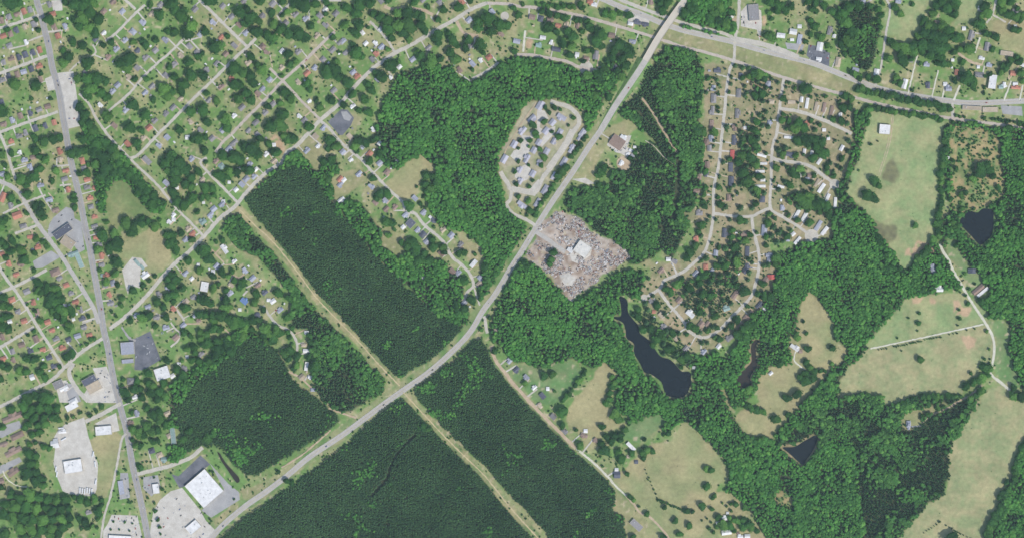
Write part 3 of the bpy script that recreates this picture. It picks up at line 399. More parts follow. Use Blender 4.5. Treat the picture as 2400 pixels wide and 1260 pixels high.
# woods: name, kind, outline
WOODS=[
("pine_plantation","P","575 470 660 392 690 385 720 400 750 430 780 475 805 510 850 560 880 600 925 640 955 680 990 705 1030 745 1075 760 1097 775 1085 792 1040 832 980 856 940 886 925 877 880 830 840 788 800 742 770 715 720 655 680 605 640 550 600 510"),
("mixed_wood","D","575 470 660 385 672 365 690 352 705 362 745 405 765 375 790 372 795 400 775 420 782 450 785 480 810 470 850 480 890 540 900 580 930 600 945 570 985 600 1040 610 1060 640 1090 650 1085 705 1100 715 1100 760 1075 760 1030 742 985 700 925 640 850 560 780 475 740 420 700 390 660 395 590 455"),
("mixed_wood","M","555 500 585 535 630 580 672 635 700 680 745 730 790 775 830 815 870 855 905 890 900 915 870 935 820 966 790 965 760 940 735 910 735 860 725 830 735 800 725 770 690 770 680 740 690 700 650 650 630 630 610 600 565 590 530 545 520 520"),
("pine_plantation","P","570 800 590 788 620 800 655 830 680 870 685 892 740 930 790 970 797 985 760 1020 700 1052 650 1083 600 1115 570 1108 545 1080 525 1048 500 1042 470 1050 440 1055 415 1040 415 990 410 960 440 920 480 880 520 850"),
("mixed_wood","D","395 1060 400 960 400 900 430 880 480 850 520 800 560 770 590 770 620 800 560 815 520 850 470 890 440 925 420 960 420 1040 445 1055 420 1075 400 1080"),
("pine_plantation","P","945 924 980 962 1040 1026 1100 1086 1150 1136 1200 1196 1255 1262 1290 1300 480 1300 520 1262 560 1222 640 1170 700 1126 760 1082 830 1024 900 962"),
("pine_plantation","P","965 912 1000 880 1060 845 1105 800 1130 795 1145 815 1155 850 1190 890 1245 955 1300 1012 1350 1060 1420 1120 1440 1140 1445 1190 1462 1215 1475 1290 1310 1290 1240 1200 1190 1152 1140 1090 1080 1040 1010 970"),
("mixed_wood","M","1560 108 1630 115 1650 170 1640 260 1635 330 1620 360 1600 410 1590 400 1560 365 1530 330 1500 300 1455 272 1455 252 1500 215 1510 180 1540 130"),
("broadleaf_wood","D","1600 60 1640 100 1720 80 1722 60 1700 0 1680 -20 1620 -20 1590 20"),
("broadleaf_wood","D","880 320 895 240 915 215 930 180 950 165 990 160 1060 160 1075 185 1105 195 1150 172 1190 140 1240 138 1290 145 1345 160 1375 180 1400 170 1445 140 1470 180 1440 200 1410 245 1385 300 1375 320 1372 260 1340 245 1300 230 1255 240 1225 290 1190 330 1172 360 1166 400 1178 450 1187 490 1240 535 1225 560 1195 600 1165 650 1130 710 1120 690 1125 640 1135 610 1128 575 1095 545 1060 540 1020 515 1003 480 1003 445 1020 440 1020 400 1010 385 985 362 950 380 930 400 905 385 885 370 890 345"),
("mixed_wood","M","1337 442 1360 437 1400 437 1430 430 1432 405 1460 392 1500 340 1530 335 1560 365 1600 410 1605 460 1600 530 1580 570 1500 620 1470 620 1480 595 1440 562 1400 545 1370 515 1330 485 1322 478"),
("broadleaf_wood","D","1160 725 1180 670 1205 620 1232 610 1270 635 1300 665 1335 708 1380 690 1460 630 1505 640 1515 680 1500 695 1455 690 1460 760 1490 820 1510 872 1545 930 1600 935 1650 915 1690 910 1700 950 1725 985 1750 1025 1790 1025 1810 1032 1845 1055 1883 1090 1920 1050 1980 1000 2000 1060 2030 1300 1800 1300 1780 1230 1760 1190 1700 1150 1712 1105 1690 1065 1630 1005 1600 985 1560 1010 1535 1000 1490 985 1440 960 1445 910 1440 875 1415 845 1390 862 1345 842 1300 850 1265 865 1240 850 1205 850 1160 800 1150 775"),
("broadleaf_wood","D","1590 930 1640 915 1680 860 1720 820 1750 750 1790 690 1810 655 1830 590 1880 570 1930 560 1955 500 1960 420 1985 330 1995 262 2020 255 2050 260 2030 315 2015 365 1995 420 1995 460 2045 515 2060 555 2085 572 2105 610 2120 640 2150 605 2185 565 2210 575 2255 670 2190 688 2130 698 2095 735 2050 800 2005 852 1970 890 1962 945 1900 965 1840 1030 1815 1020 1880 945 1930 890 1985 830 1985 808 1955 795 1940 735 1905 685 1885 700 1862 760 1850 850 1800 865 1770 915 1740 950 1700 960"),
("mixed_wood","M","1820 1030 1870 975 1900 948 1980 930 2020 915 2070 932 2110 945 2240 930 2290 935 2280 965 2250 1008 2220 1068 2226 1110 2210 1162 2160 1200 2120 1240 2105 1300 2000 1300 1900 1200 1870 1090"),
("mixed_wood","M","1965 15 2000 0 2035 10 2060 60 2052 130 2040 165 2015 160 1990 130 1965 105"),
("broadleaf_wood","D","2207 290 2260 290 2340 300 2430 305 2430 940 2400 925 2385 890 2372 855 2370 830 2362 810 2370 770 2350 745 2312 742 2290 690 2285 640 2250 590 2205 570 2205 520 2225 500 2215 400"),
("broadleaf_wood","D","2385 1065 2430 1000 2430 1300 2300 1300 2330 1220 2345 1180 2355 1140 2378 1105"),
("broadleaf_wood","D","1465 985 1540 965 1560 1000 1520 1005 1480 1010"),
]
WOODS+=[
("mixed_wood","M","1600 130 1632 140 1640 180 1634 250 1648 330 1648 400 1636 470 1608 545 1580 600 1555 600 1600 500 1596 410 1630 330"),
("broadleaf_wood","D","1488 825 1505 868 1530 885 1550 905 1566 932 1600 938 1622 912 1650 925 1620 960 1540 960 1490 965 1450 900"),
("broadleaf_wood","D","1622 845 1680 822 1700 850 1650 930 1610 930 1622 900"),
("wooded_belt","D","188 235 205 262 222 300 250 332 288 365 310 388 342 422 372 465 390 482 380 500 355 498 325 462 300 428 270 426 250 442 248 500 236 500 232 440 222 400 215 370 205 330 192 280"),
("pine_grove","G","1724 293 1765 297 1781 351 1773 367 1794 384 1798 433 1794 462 1757 442 1724 433 1715 384 1740 367 1728 326"),
("pine_grove","G","1761 165 1794 173 1818 194 1798 210 1781 244 1765 240 1761 202"),
("pine_grove","G","1847 454 1864 442 1905 450 1942 483 1930 500 1889 495 1847 479"),
("pine_grove","G","1711 532 1752 549 1744 574 1748 640 1690 640 1699 594 1736 582"),
("pine_grove","G","1640 638 1730 640 1730 680 1707 685 1717 712 1680 735 1637 735 1600 712 1600 662"),
("pine_grove","G","1480 735 1530 735 1560 780 1600 800 1640 835 1625 870 1580 845 1540 800 1500 770"),
]
GAPS=[("972 1018 932 1060 915 1095 907 1118 872 1160",3),("1590 380 1588 440 1580 510",5),("1525 600 1560 520",0.1)]
# ------------------------------------------------------------------ helpers
def pts_of(s):
    v = [float(a) for a in s.split()]
    return [(v[i], v[i + 1]) for i in range(0, len(v), 2)]

def world_xy(p):
    return (p[0] - 1200.0, 630.0 - p[1])

def smooth_line(P, step=5.0):
    P = [np.array(p, float) for p in P]
    out = []
    for i in range(len(P) - 1):
        p0 = P[i - 1] if i else P[0] * 2 - P[1]
        p1, p2 = P[i], P[i + 1]
        p3 = P[i + 2] if i + 2 < len(P) else P[i + 1] * 2 - P[i]
        n = max(1, int(np.linalg.norm(p2 - p1) / step))
        for k in range(n):
            t = k / n
            out.append(0.5 * ((2 * p1) + (p2 - p0) * t + (2 * p0 - 5 * p1 + 4 * p2 - p3) * t * t + (3 * p1 - p0 - 3 * p2 + p3) * t ** 3))
    out.append(P[-1])
    return np.array(out)

def smooth_ring(P, step=4.0):
    n = len(P)
    P = [np.array(p, float) for p in P]
    out = []
    for i in range(n):
        p0, p1, p2, p3 = P[i - 1], P[i], P[(i + 1) % n], P[(i + 2) % n]
        m = max(1, int(np.linalg.norm(p2 - p1) / step))
        for k in range(m):
            t = k / m
            out.append(0.5 * ((2 * p1) + (p2 - p0) * t + (2 * p0 - 5 * p1 + 4 * p2 - p3) * t * t + (3 * p1 - p0 - 3 * p2 + p3) * t ** 3))
    return np.array(out)

def inside(P, X, Y):
    """even-odd test of the points X, Y in polygon P (all numpy)"""
    r = np.zeros(X.shape, bool)
    n = len(P)
    j = n - 1
    for i in range(n):
        xi, yi = P[i]
        xj, yj = P[j]
        if yi != yj:
            c = ((yi > Y) != (yj > Y)) & (X < (xj - xi) * (Y - yi) / (yj - yi) + xi)
            r ^= c
        j = i
    return r

X0, Y0, NX, NY = -80, -80, 2560, 1420       # raster window in photo pixels, one metre a cell

def vnoise(shape, cell, seed):
    """smooth value noise, shape (rows, cols), one lattice cell per CELL samples, -1..1"""
    r = np.random.default_rng(seed)
    h, w = shape
    gh, gw = int(h / cell) + 3, int(w / cell) + 3
    g = r.uniform(-1, 1, (gh, gw))
    y, x = np.arange(h) / cell, np.arange(w) / cell
    iy, ix = y.astype(int), x.astype(int)
    fy, fx = y - iy, x - ix
    fy, fx = fy * fy * (3 - 2 * fy), fx * fx * (3 - 2 * fx)
    a = g[iy][:, ix] * (1 - fx) + g[iy][:, ix + 1] * fx
    b = g[iy + 1][:, ix] * (1 - fx) + g[iy + 1][:, ix + 1] * fx
    return a * (1 - fy)[:, None] + b * fy[:, None]

WARPX = vnoise((NY, NX), 14, 1) * 3.5 + vnoise((NY, NX), 5, 2) * 1.8
WARPY = vnoise((NY, NX), 14, 3) * 3.5 + vnoise((NY, NX), 5, 4) * 1.8

def raster(P, warp=True):
    """boolean raster of polygon P (photo pixels), its edge made uneven"""
    P = np.array(P, float)
    x0 = int(max(P[:, 0].min() - X0 - 8, 0)); x1 = int(min(P[:, 0].max() - X0 + 8, NX))
    y0 = int(max(P[:, 1].min() - Y0 - 8, 0)); y1 = int(min(P[:, 1].max() - Y0 + 8, NY))
    m = np.zeros((NY, NX), bool)
    if x1 <= x0 or y1 <= y0:
        return m
    yy, xx = np.mgrid[y0:y1, x0:x1]
    X, Y = xx + X0 + 0.5, yy + Y0 + 0.5
    if warp:
        X = X + WARPX[y0:y1, x0:x1]
        Y = Y + WARPY[y0:y1, x0:x1]
    m[y0:y1, x0:x1] = inside(P, X, Y)
    return m

def stamp(m, L, r):
    """set a band of half width r along the points L in raster m"""
    k = int(r) + 1
    yy, xx = np.mgrid[-k:k + 1, -k:k + 1]
    for x, y in L:
        cx, cy = int(x - X0), int(y - Y0)
        if -k <= cx < NX + k and -k <= cy < NY + k:
            a0, a1 = max(cy - k, 0), min(cy + k + 1, NY)
            b0, b1 = max(cx - k, 0), min(cx + k + 1, NX)
            if a1 > a0 and b1 > b0:
                d = (yy * yy + xx * xx <= r * r)[a0 - cy + k:a1 - cy + k, b0 - cx + k:b1 - cx + k]
                m[a0:a1, b0:b1] |= d

def at(m, x, y):
    i, j = int(y - Y0), int(x - X0)
    return bool(m[i, j]) if 0 <= i < NY and 0 <= j < NX else False

def blur(a, n):
    for _ in range(n):
        a = (a + np.roll(a, 1, 0) + np.roll(a, -1, 0)) / 3
        a = (a + np.roll(a, 1, 1) + np.roll(a, -1, 1)) / 3
    return a

def S(r, g, b):
    """an sRGB colour (0..255) as linear values"""
    f = lambda c: (c / 255 / 12.92) if c <= 10 else ((c / 255 + 0.055) / 1.055) ** 2.4
    return (f(r), f(g), f(b))

# ------------------------------------------------------------------ materials
def mat_new(name, rough=0.9, spec=0.2):
    m = bpy.data.materials.new(name)
    m.use_nodes = True
    nt = m.node_tree
    b = nt.nodes["Principled BSDF"]
    b.inputs["Roughness"].default_value = rough
    b.inputs["Specular IOR Level"].default_value = spec
    return m, nt, b

def nd(nt, t, **kw):
    n = nt.nodes.new(t)
    for k, v in kw.items():
        setattr(n, k, v)
    return n

def noise_node(nt, scale, detail=2.0, rough=0.5):
    """noise over world position"""
    g = nd(nt, "ShaderNodeNewGeometry")
    n = nd(nt, "ShaderNodeTexNoise")
    n.inputs["Scale"].default_value = scale
    n.inputs["Detail"].default_value = detail
    n.inputs["Roughness"].default_value = rough
    nt.links.new(g.outputs["Position"], n.inputs["Vector"])
    return n

def ramp(nt, src, lo, hi, a, b):
    r = nd(nt, "ShaderNodeMapRange")
    r.inputs["From Min"].default_value = lo
    r.inputs["From Max"].default_value = hi
    r.inputs["To Min"].default_value = a
    r.inputs["To Max"].default_value = b
    nt.links.new(src, r.inputs["Value"])
    return r.outputs[0]

def mix(nt, fac, a, b, mode='MIX'):
    m = nd(nt, "ShaderNodeMix", data_type='RGBA', blend_type=mode)
    for sock, v in ((m.inputs[0], fac), (m.inputs[6], a), (m.inputs[7], b)):
        if isinstance(v, (int, float)):
            sock.default_value = v
        elif isinstance(v, tuple):
            sock.default_value = (*v[:3], 1.0)
        else:
            nt.links.new(v, sock)
    return m.outputs[2]

def hsv(nt, c, val, sat=1.0, hue=0.5):
    h = nd(nt, "ShaderNodeHueSaturation")
    for k, v in (("Value", val), ("Saturation", sat), ("Hue", hue)):
        if isinstance(v, (int, float)):
            h.inputs[k].default_value = v
        else:
            nt.links.new(v, h.inputs[k])
    if isinstance(c, tuple):
        h.inputs["Color"].default_value = (*c, 1)
    else:
        nt.links.new(c, h.inputs["Color"])
    return h.outputs[0]

def plain(name, c, rough=0.85, spec=0.2, n1=0.15, n2=1.2, amp=0.18, rnd=0.0):
    """a flat finish with grain and, per object, a little variety"""
    m, nt, b = mat_new(name, rough, spec)
    a = ramp(nt, noise_node(nt, n1, 3).outputs[0], 0.3, 0.7, 1 - amp, 1 + amp)
    o = hsv(nt, c, a)
    o = hsv(nt, o, ramp(nt, noise_node(nt, n2, 2).outputs[0], 0.3, 0.7, 1 - amp * .7, 1 + amp * .7))
    if rnd:
        oi = nd(nt, "ShaderNodeObjectInfo")
        o = hsv(nt, o, ramp(nt, oi.outputs["Random"], 0, 1, 1 - rnd, 1 + rnd))
    nt.links.new(o, b.inputs["Base Color"])
    return m

def tinted(name, attr, rough=0.95, amp=0.14, s=(0.02, 0.12, 0.6)):
    """surface colour carried by the mesh (attribute), broken up by noise"""
    m, nt, b = mat_new(name, rough, 0.1)
    a = nd(nt, "ShaderNodeAttribute", attribute_name=attr)
    c = a.outputs["Color"]
    for sc in s:
        c = hsv(nt, c, ramp(nt, noise_node(nt, sc, 3, 0.6).outputs[0], 0.3, 0.7, 1 - amp, 1 + amp))
    nt.links.new(c, b.inputs["Base Color"])
    return m

def leafy(name, dark, mid, light, scale=0.018, var=0.15):
    m, nt, b = mat_new(name, 0.8, 0.12)
    oi = nd(nt, "ShaderNodeObjectInfo")
    n = noise_node(nt, scale, 3, 0.6)
    c = mix(nt, ramp(nt, n.outputs[0], 0.36, 0.64, 0, 1), dark, mid)
    c = mix(nt, ramp(nt, oi.outputs["Random"], 0.72, 1.0, 0, 1), c, light)
    n3 = noise_node(nt, 0.45, 2)
    c = hsv(nt, c, ramp(nt, n3.outputs[0], 0.3, 0.7, 1 - var, 1 + var))
    w = nd(nt, "ShaderNodeTexWhiteNoise", noise_dimensions='1D')
    nt.links.new(oi.outputs["Random"], w.inputs["W"])
    c = hsv(nt, c, ramp(nt, w.outputs[0], 0, 1, 1 - var * 1.3, 1 + var * 1.3))
    nt.links.new(c, b.inputs["Base Color"])
    tr = nd(nt, "ShaderNodeBsdfTranslucent")          # light passes through leaves
    nt.links.new(c, tr.inputs["Color"])
    ms = nd(nt, "ShaderNodeMixShader")
    ms.inputs[0].default_value = 0.38
    nt.links.new(b.outputs[0], ms.inputs[1])
    nt.links.new(tr.outputs[0], ms.inputs[2])
    nt.links.new(ms.outputs[0], nt.nodes["Material Output"].inputs["Surface"])
    return m

BROAD = (S(82, 134, 66), S(99, 162, 74), S(126, 182, 86))
M = {}
M['broad'] = leafy("broadleaf_foliage", *BROAD)
M['yard'] = leafy("yard_tree_foliage", S(58, 98, 52), S(80, 130, 60), S(114, 160, 76))
M['pine'] = leafy("pine_needles", S(80, 114, 74), S(96, 132, 84), S(104, 146, 84), 0.022, 0.16)
M['mixed'] = leafy("mixed_foliage", S(80, 124, 66), S(97, 154, 74), S(124, 176, 86), 0.025)
M['bark'] = plain("bark", S(92, 80, 66))
ROOFC = {'g': S(146, 142, 142), 'd': S(96, 98, 110), 'r': S(184, 126, 106), 'b': S(150, 128, 116), 'w': S(226, 224, 222),
         't': S(186, 170, 148), 'l': S(166, 168, 180), 'a': S(146, 168, 162), 'R': S(204, 104, 98), 'u': S(118, 144, 190), 'm': S(178, 176, 186),
         'p': S(206, 202, 194)}
ROOFW = {'g': "grey", 'd': "dark", 'r': "terracotta", 'b': "brown", 'w': "white", 't': "tan", 'l': "pale grey", 'a': "greenish", 'R': "red", 'u': "blue", 'm': "lavender grey", 'p': "pale concrete"}
for k, c in ROOFC.items():
    M['roof_' + k] = plain("roof_covering_" + ROOFW[k].replace(' ', '_'), c, 0.8, 0.25, 0.12 if k in 'wpt' else 0.3, 1.5, 0.13, 0.06 if k == 'w' else 0.16)
M['wall'] = plain("painted_siding", S(205, 198, 184), rnd=0.2)
M['brick'] = plain("brick_masonry", S(160, 110, 92), rnd=0.15)
M['metal'] = plain("galvanised_metal", S(176, 178, 180), 0.5, 0.4)
M['concrete_deck'] = plain("bridge_concrete", S(206, 196, 180), n1=0.05, amp=0.06)
M['glass'] = plain("car_glass", S(30, 34, 40), 0.15, 0.5)
M['rubber'] = plain("tyre_rubber", S(34, 34, 36))
CARC = {"white": S(232, 232, 232), "silver": S(176, 180, 186), "black": S(36, 38, 42), "red": S(176, 44, 40), "blue": S(58, 88, 150)}
for k, c in CARC.items():
    M['car_' + k] = plain("car_paint_" + k, c, 0.35, 0.5, amp=0.02)

def surf(name, c, c2, sc=0.06, amp=0.1, rough=0.95):
    """paving: two tones in patches, grain, and the paler edges and darker wheel paths of use (across the road: U of the UV map)"""
    m, nt, b = mat_new(name, rough, 0.15)
    o = mix(nt, ramp(nt, noise_node(nt, sc, 4, 0.65).outputs[0], 0.35, 0.65, 0, 1), c, c2)
    o = hsv(nt, o, ramp(nt, noise_node(nt, 0.5, 3, 0.6).outputs[0], 0.3, 0.7, 1 - amp, 1 + amp))
    nt.links.new(o, b.inputs["Base Color"])
    return m, nt, b, o
PAVE = {"asphalt": (S(158, 154, 152), S(172, 168, 164)), "grey": (S(182, 176, 168), S(192, 186, 178)), "pale": (S(190, 184, 172), S(206, 198, 184)),
        "pink": (S(188, 174, 162), S(200, 188, 174)), "dirt": (S(186, 164, 138), S(204, 184, 156)), "gravel": (S(206, 202, 182), S(222, 218, 200)),
        "sand": (S(188, 174, 136), S(208, 192, 150)), "concrete": (S(194, 187, 176), S(214, 208, 198))}
for k, (a, b_) in PAVE.items():
    M['pave_' + k] = surf("paving_" + k, a, b_, 0.06, 0.13)[0]
M['lot_asphalt'] = surf("dark_asphalt", S(98, 100, 108), S(126, 126, 132), 0.05, 0.14)[0]
M['lot_grey'] = surf("worn_asphalt", S(160, 158, 158), S(178, 176, 174), 0.05, 0.1)[0]
m, nt, b, o = surf("avenue_asphalt", *PAVE["asphalt"])
uv = nd(nt, "ShaderNodeUVMap", uv_map="across")
sx = nd(nt, "ShaderNodeSeparateXYZ")
nt.links.new(uv.outputs[0], sx.inputs[0])
wv = nd(nt, "ShaderNodeMath", operation='SINE')
ml = nd(nt, "ShaderNodeMath", operation='MULTIPLY')
ml.inputs[1].default_value = 25.1
nt.links.new(sx.outputs[0], ml.inputs[0]); nt.links.new(ml.outputs[0], wv.inputs[0])
o = hsv(nt, o, ramp(nt, wv.outputs[0], -1, 1, 0.94, 1.05))
nt.links.new(o, b.inputs["Base Color"])
M['pave_avenue'] = m
m, nt, b = mat_new("pond_water", 0.25, 0.3)
o = mix(nt, ramp(nt, noise_node(nt, 0.02, 3).outputs[0], 0.35, 0.65, 0, 1), S(12, 20, 28), S(16, 24, 32))
nt.links.new(o, b.inputs["Base Color"])
M['water'] = m
m, nt, b = mat_new("muddy_pond_water", 0.25, 0.3)
b.inputs["Base Color"].default_value = (*S(54, 46, 40), 1)
M['mudwater'] = m
M['ground'] = tinted("open_ground", "tint")
M['scrap'] = tinted("scrap", "tint", 0.6, 0.1, (0.4,))

# ------------------------------------------------------------------ object helpers
def mesh_of(name, V, F, mats, fm=None, colors=None, uvs=None):
    me = bpy.data.meshes.new(name)
    if isinstance(V, np.ndarray):
        V = V.tolist()
    if isinstance(F, np.ndarray):
        F = F.tolist()
    me.from_pydata(V, [], F)
    for mm in mats:
        me.materials.append(mm)
    if fm is not None:
        me.polygons.foreach_set("material_index", np.array(fm, np.int32))
    if colors is not None:
        a = me.color_attributes.new("tint", 'FLOAT_COLOR', 'POINT')
        c = np.ones((len(V), 4), np.float32)
        c[:, :3] = colors
        a.data.foreach_set("color", c.ravel())
    if uvs is not None:
        l = me.uv_layers.new(name="across")
        vi = np.empty(len(me.loops), np.int32)
        me.loops.foreach_get("vertex_index", vi)
        l.data.foreach_set("uv", np.array(uvs, np.float32)[vi].ravel())
    me.update()
    return me

def link(name, me, parent=None, **props):
    o = bpy.data.objects.new(name, me)
    col.objects.link(o)
    if parent:
        o.parent = parent
    for k, v in props.items():
        if v is not None:
            o[k] = v
    return o

def thing(name, loc, rz, label, cat, group=None):
    o = link(name, None, label=label, category=cat, group=group)
    o.empty_display_size = 1
    o.location = loc
    o.rotation_euler = (0, 0, rz)
    return o

def structure(name, me):
    return link(name, me, kind="structure")

class Build:
    """collects boxes and prisms for one mesh"""
    def __init__(self):
        self.V, self.F, self.m = [], [], []
    def add(self, V, F, m=0):
        k = len(self.V)
        self.V += [tuple(v) for v in V]
        self.F += [tuple(i + k for i in f) for f in F]
        self.m += [m] * len(F)
    def box(self, x0, x1, y0, y1, z0, z1, m=0):
        self.add([(x0, y0, z0), (x1, y0, z0), (x1, y1, z0), (x0, y1, z0), (x0, y0, z1), (x1, y0, z1), (x1, y1, z1), (x0, y1, z1)],
                 [(0, 3, 2, 1), (4, 5, 6, 7), (0, 1, 5, 4), (1, 2, 6, 5), (2, 3, 7, 6), (3, 0, 4, 7)], m)
    def mesh(self, name, mats):
        return mesh_of(name, self.V, self.F, mats, self.m)

# ------------------------------------------------------------------ rasters of what covers the ground
ROADLINES = [(n, ph, w, k, smooth_line(pts_of(s))) for n, ph, w, k, s in ROADS]
OVERPASS = smooth_line(pts_of("1640 -60 1618 -22 1600 8 1570 50 1540 95 1508 150 1475 200 1440 252 1408 306"), 4.0)
road_m = np.zeros((NY, NX), bool)
for n, ph, w, k, L in ROADLINES:
    stamp(road_m, smooth_line(L, 2.0), w / 2 + 1.0)
stamp(road_m, OVERPASS, 11)
cut_m = np.zeros((NY, NX), bool)
verge_m = np.zeros((NY, NX), bool)
for n, ph, w, k, L in ROADLINES:
    if n == "track":
        stamp(cut_m, smooth_line(L, 2.0), 9.5)
    if n == "highway":
        stamp(verge_m, smooth_line(L, 2.0), 13)
        stamp(verge_m, smooth_line(L + np.array((-5.0, -9.0)), 2.0)[:], 9)
    if ph.startswith("the dirt lane south"):
        stamp(verge_m, smooth_line(L, 2.0), 8)
lot_m = np.zeros((NY, NX), bool)
for n, k, s in LOTS:
    lot_m |= raster(pts_of(s), False)
for x, y, r, k in DISCS:
    stamp(lot_m, [(x, y)], r)
field_ms = [raster(smooth_ring(pts_of(s))) for n, k, s in FIELDS]
field_m = np.any(field_ms, axis=0)
pond_m = np.zeros((NY, NX), bool)
for n, s in PONDS:
    pond_m |= raster(smooth_ring(pts_of(s)), False)
area = {}
for k, s in AREAS:
    area.setdefault(k, np.zeros((NY, NX), bool))
    area[k] |= raster(pts_of(s))
wood_ms = [raster(pts_of(s)) for n, k, s in WOODS]
gap_m = np.zeros((NY, NX), bool)
for s, r in GAPS:
    stamp(gap_m, smooth_line(pts_of(s), 2.0), r)
house_m = np.zeros((NY, NX), bool)
for h in HOUSES + APTS:
    stamp(house_m, [(h[0], h[1])], 0.5 * max(h[2], h[3]) + 1.5)
bank = np.zeros((NY, NX), bool)
for n, s in PONDS:
    stamp(bank, smooth_ring(pts_of(s))[::2], 5)
OPEN = bank | road_m | cut_m | verge_m | lot_m | field_m | pond_m | house_m | area["junk"] | area["lawn"] | area["dry"] | area["dirt"] | gap_m

# ------------------------------------------------------------------ ground
def layer(base, mask, c, soft=2):
    f = blur(mask.astype(np.float32), soft)[..., None]
    return base * (1 - f) + np.array(c, np.float32) * f if not isinstance(c, np.ndarray) else base * (1 - f) + c * f

def blend(a, b, f):
    f = np.clip(f, 0, 1)[..., None]
    return np.array(a, np.float32) * (1 - f) + np.array(b, np.float32) * f

sh = (NY, NX)
n8, n20, n45, n90 = (vnoise(sh, c, 10 + c) for c in (8, 20, 45, 90))
GREEN, TAN, OLIVE = S(118, 152, 84), S(174, 168, 124), S(140, 148, 104)
lawn = blend(GREEN, TAN, 0.34 + 0.6 * n20 + 0.4 * n45 + 0.4 * n8 + 0.25 * n90)
G = lawn
woods_any = np.any([w for w, (n, k, s) in zip(wood_ms, WOODS) if k != 'G'], axis=0)
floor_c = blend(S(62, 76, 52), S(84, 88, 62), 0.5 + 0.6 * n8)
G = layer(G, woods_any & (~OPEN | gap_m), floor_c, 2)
dryc = blend(S(176, 166, 124), S(150, 154, 106), 0.5 + 0.7 * n20 + 0.3 * n8)
G = layer(G, area["dry2"], blend(S(176, 160, 126), S(144, 146, 104), 0.5 + 0.6 * n20 + 0.5 * n8), 2)
G = layer(G, cut_m, blend(S(180, 170, 126), S(124, 146, 92), 0.35 + 0.9 * n20 + .4 * n8), 1)
G = layer(G, verge_m, blend(S(166, 164, 120), S(112, 146, 84), 0.5 + 0.8 * n20), 1)
G = layer(G, area["dry"], dryc, 2)
G = layer(G, area["lawn"], blend(S(110, 148, 88), S(138, 152, 104), 0.5 + 0.7 * n20), 2)
scrubc = blend(S(180, 160, 116), S(112, 142, 84), 0.5 + 0.9 * n8 + 0.4 * n20)
G = layer(G, area["scrub"], scrubc, 1)
G = layer(G, area["junk"], blend(S(198, 184, 170), S(160, 138, 120), 0.4 + 0.7 * n8 + .5 * n20), 1)
FC = {"pasture": blend(S(176, 174, 126), S(146, 166, 112), 0.55 + 0.5 * n45 + 0.35 * n20 + 0.3 * n8),
      "hayp": blend(S(180, 172, 128), S(152, 162, 114), 0.45 + 0.4 * n45 + 0.4 * n20 + 0.45 * n8),
      "hay": blend(S(178, 168, 124), S(150, 158, 108), 0.3 + 0.7 * n45 + 0.35 * n20),
      "meadow": blend(S(150, 152, 104), S(122, 144, 88), 0.5 + 0.6 * n45 + 0.4 * n8)}
for (n, k, s), fm in zip(FIELDS, field_ms):
    G = layer(G, fm, FC[k], 1)
G = layer(G, area["pad"], S(204, 198, 188), 2)
G = layer(G, area["dirt"] & (n8 + 0.6 * n20 > -0.35), S(202, 172, 138), 1)
G = layer(G, area["wet"], blend(S(118, 116, 88), S(140, 140, 100), 0.5 + 0.7 * n8), 5)
shore = np.zeros(sh, bool)
for n, s in PONDS[2:4]:
    P = smooth_ring(pts_of(s))
    stamp(shore, P[::2], 6)
G = layer(G, shore, blend(S(180, 160, 124), S(136, 140, 96), 0.3 + 0.8 * n8), 1)
G = layer(G, area['apt'], blend(S(188, 178, 150), S(150, 156, 112), 0.3 + 0.7 * n20 + .4 * n8), 2)
G = layer(G, pond_m, S(60, 60, 48), 1)
worn = (vnoise(sh, 6, 77) > 0.72) & ~woods_any & ~field_m
G = layer(G, worn, S(198, 184, 150), 1)

ST = 3
gi, gj = np.arange(0, NY, ST), np.arange(0, NX, ST)
GC = blur(G, 1)[gi][:, gj] * 0.94
def grid_mesh(name, mask, z, colors, mat):
    """the cells of the ground lattice where MASK holds, as one mesh"""
    h, w = len(gi), len(gj)
    f = mask[:-1, :-1]
    idx = np.arange(h * w).reshape(h, w)
    q = np.stack([idx[1:, :-1], idx[1:, 1:], idx[:-1, 1:], idx[:-1, :-1]], -1)[f].reshape(-1, 4)
    use, inv = np.unique(q, return_inverse=True)
    yy, xx = np.divmod(use, w)
    V = np.stack([gj[xx] + X0 - 1200.0, 630.0 - (gi[yy] + Y0), np.full(len(use), z)], -1)
    me = bpy.data.meshes.new(name)
    me.vertices.add(len(V)); me.vertices.foreach_set("co", V.astype(np.float32).ravel())
    me.loops.add(q.size); me.loops.foreach_set("vertex_index", inv.astype(np.int32).ravel())
    me.polygons.add(len(q)); me.polygons.foreach_set("loop_start", np.arange(0, q.size, 4, dtype=np.int32))
    me.materials.append(mat)
    a = me.color_attributes.new("tint", 'FLOAT_COLOR', 'POINT')
    c = np.ones((len(V), 4), np.float32)
    c[:, :3] = colors.reshape(-1, 3)[use]
    a.data.foreach_set("color", c.ravel())
    me.update(calc_edges=True)
    return me

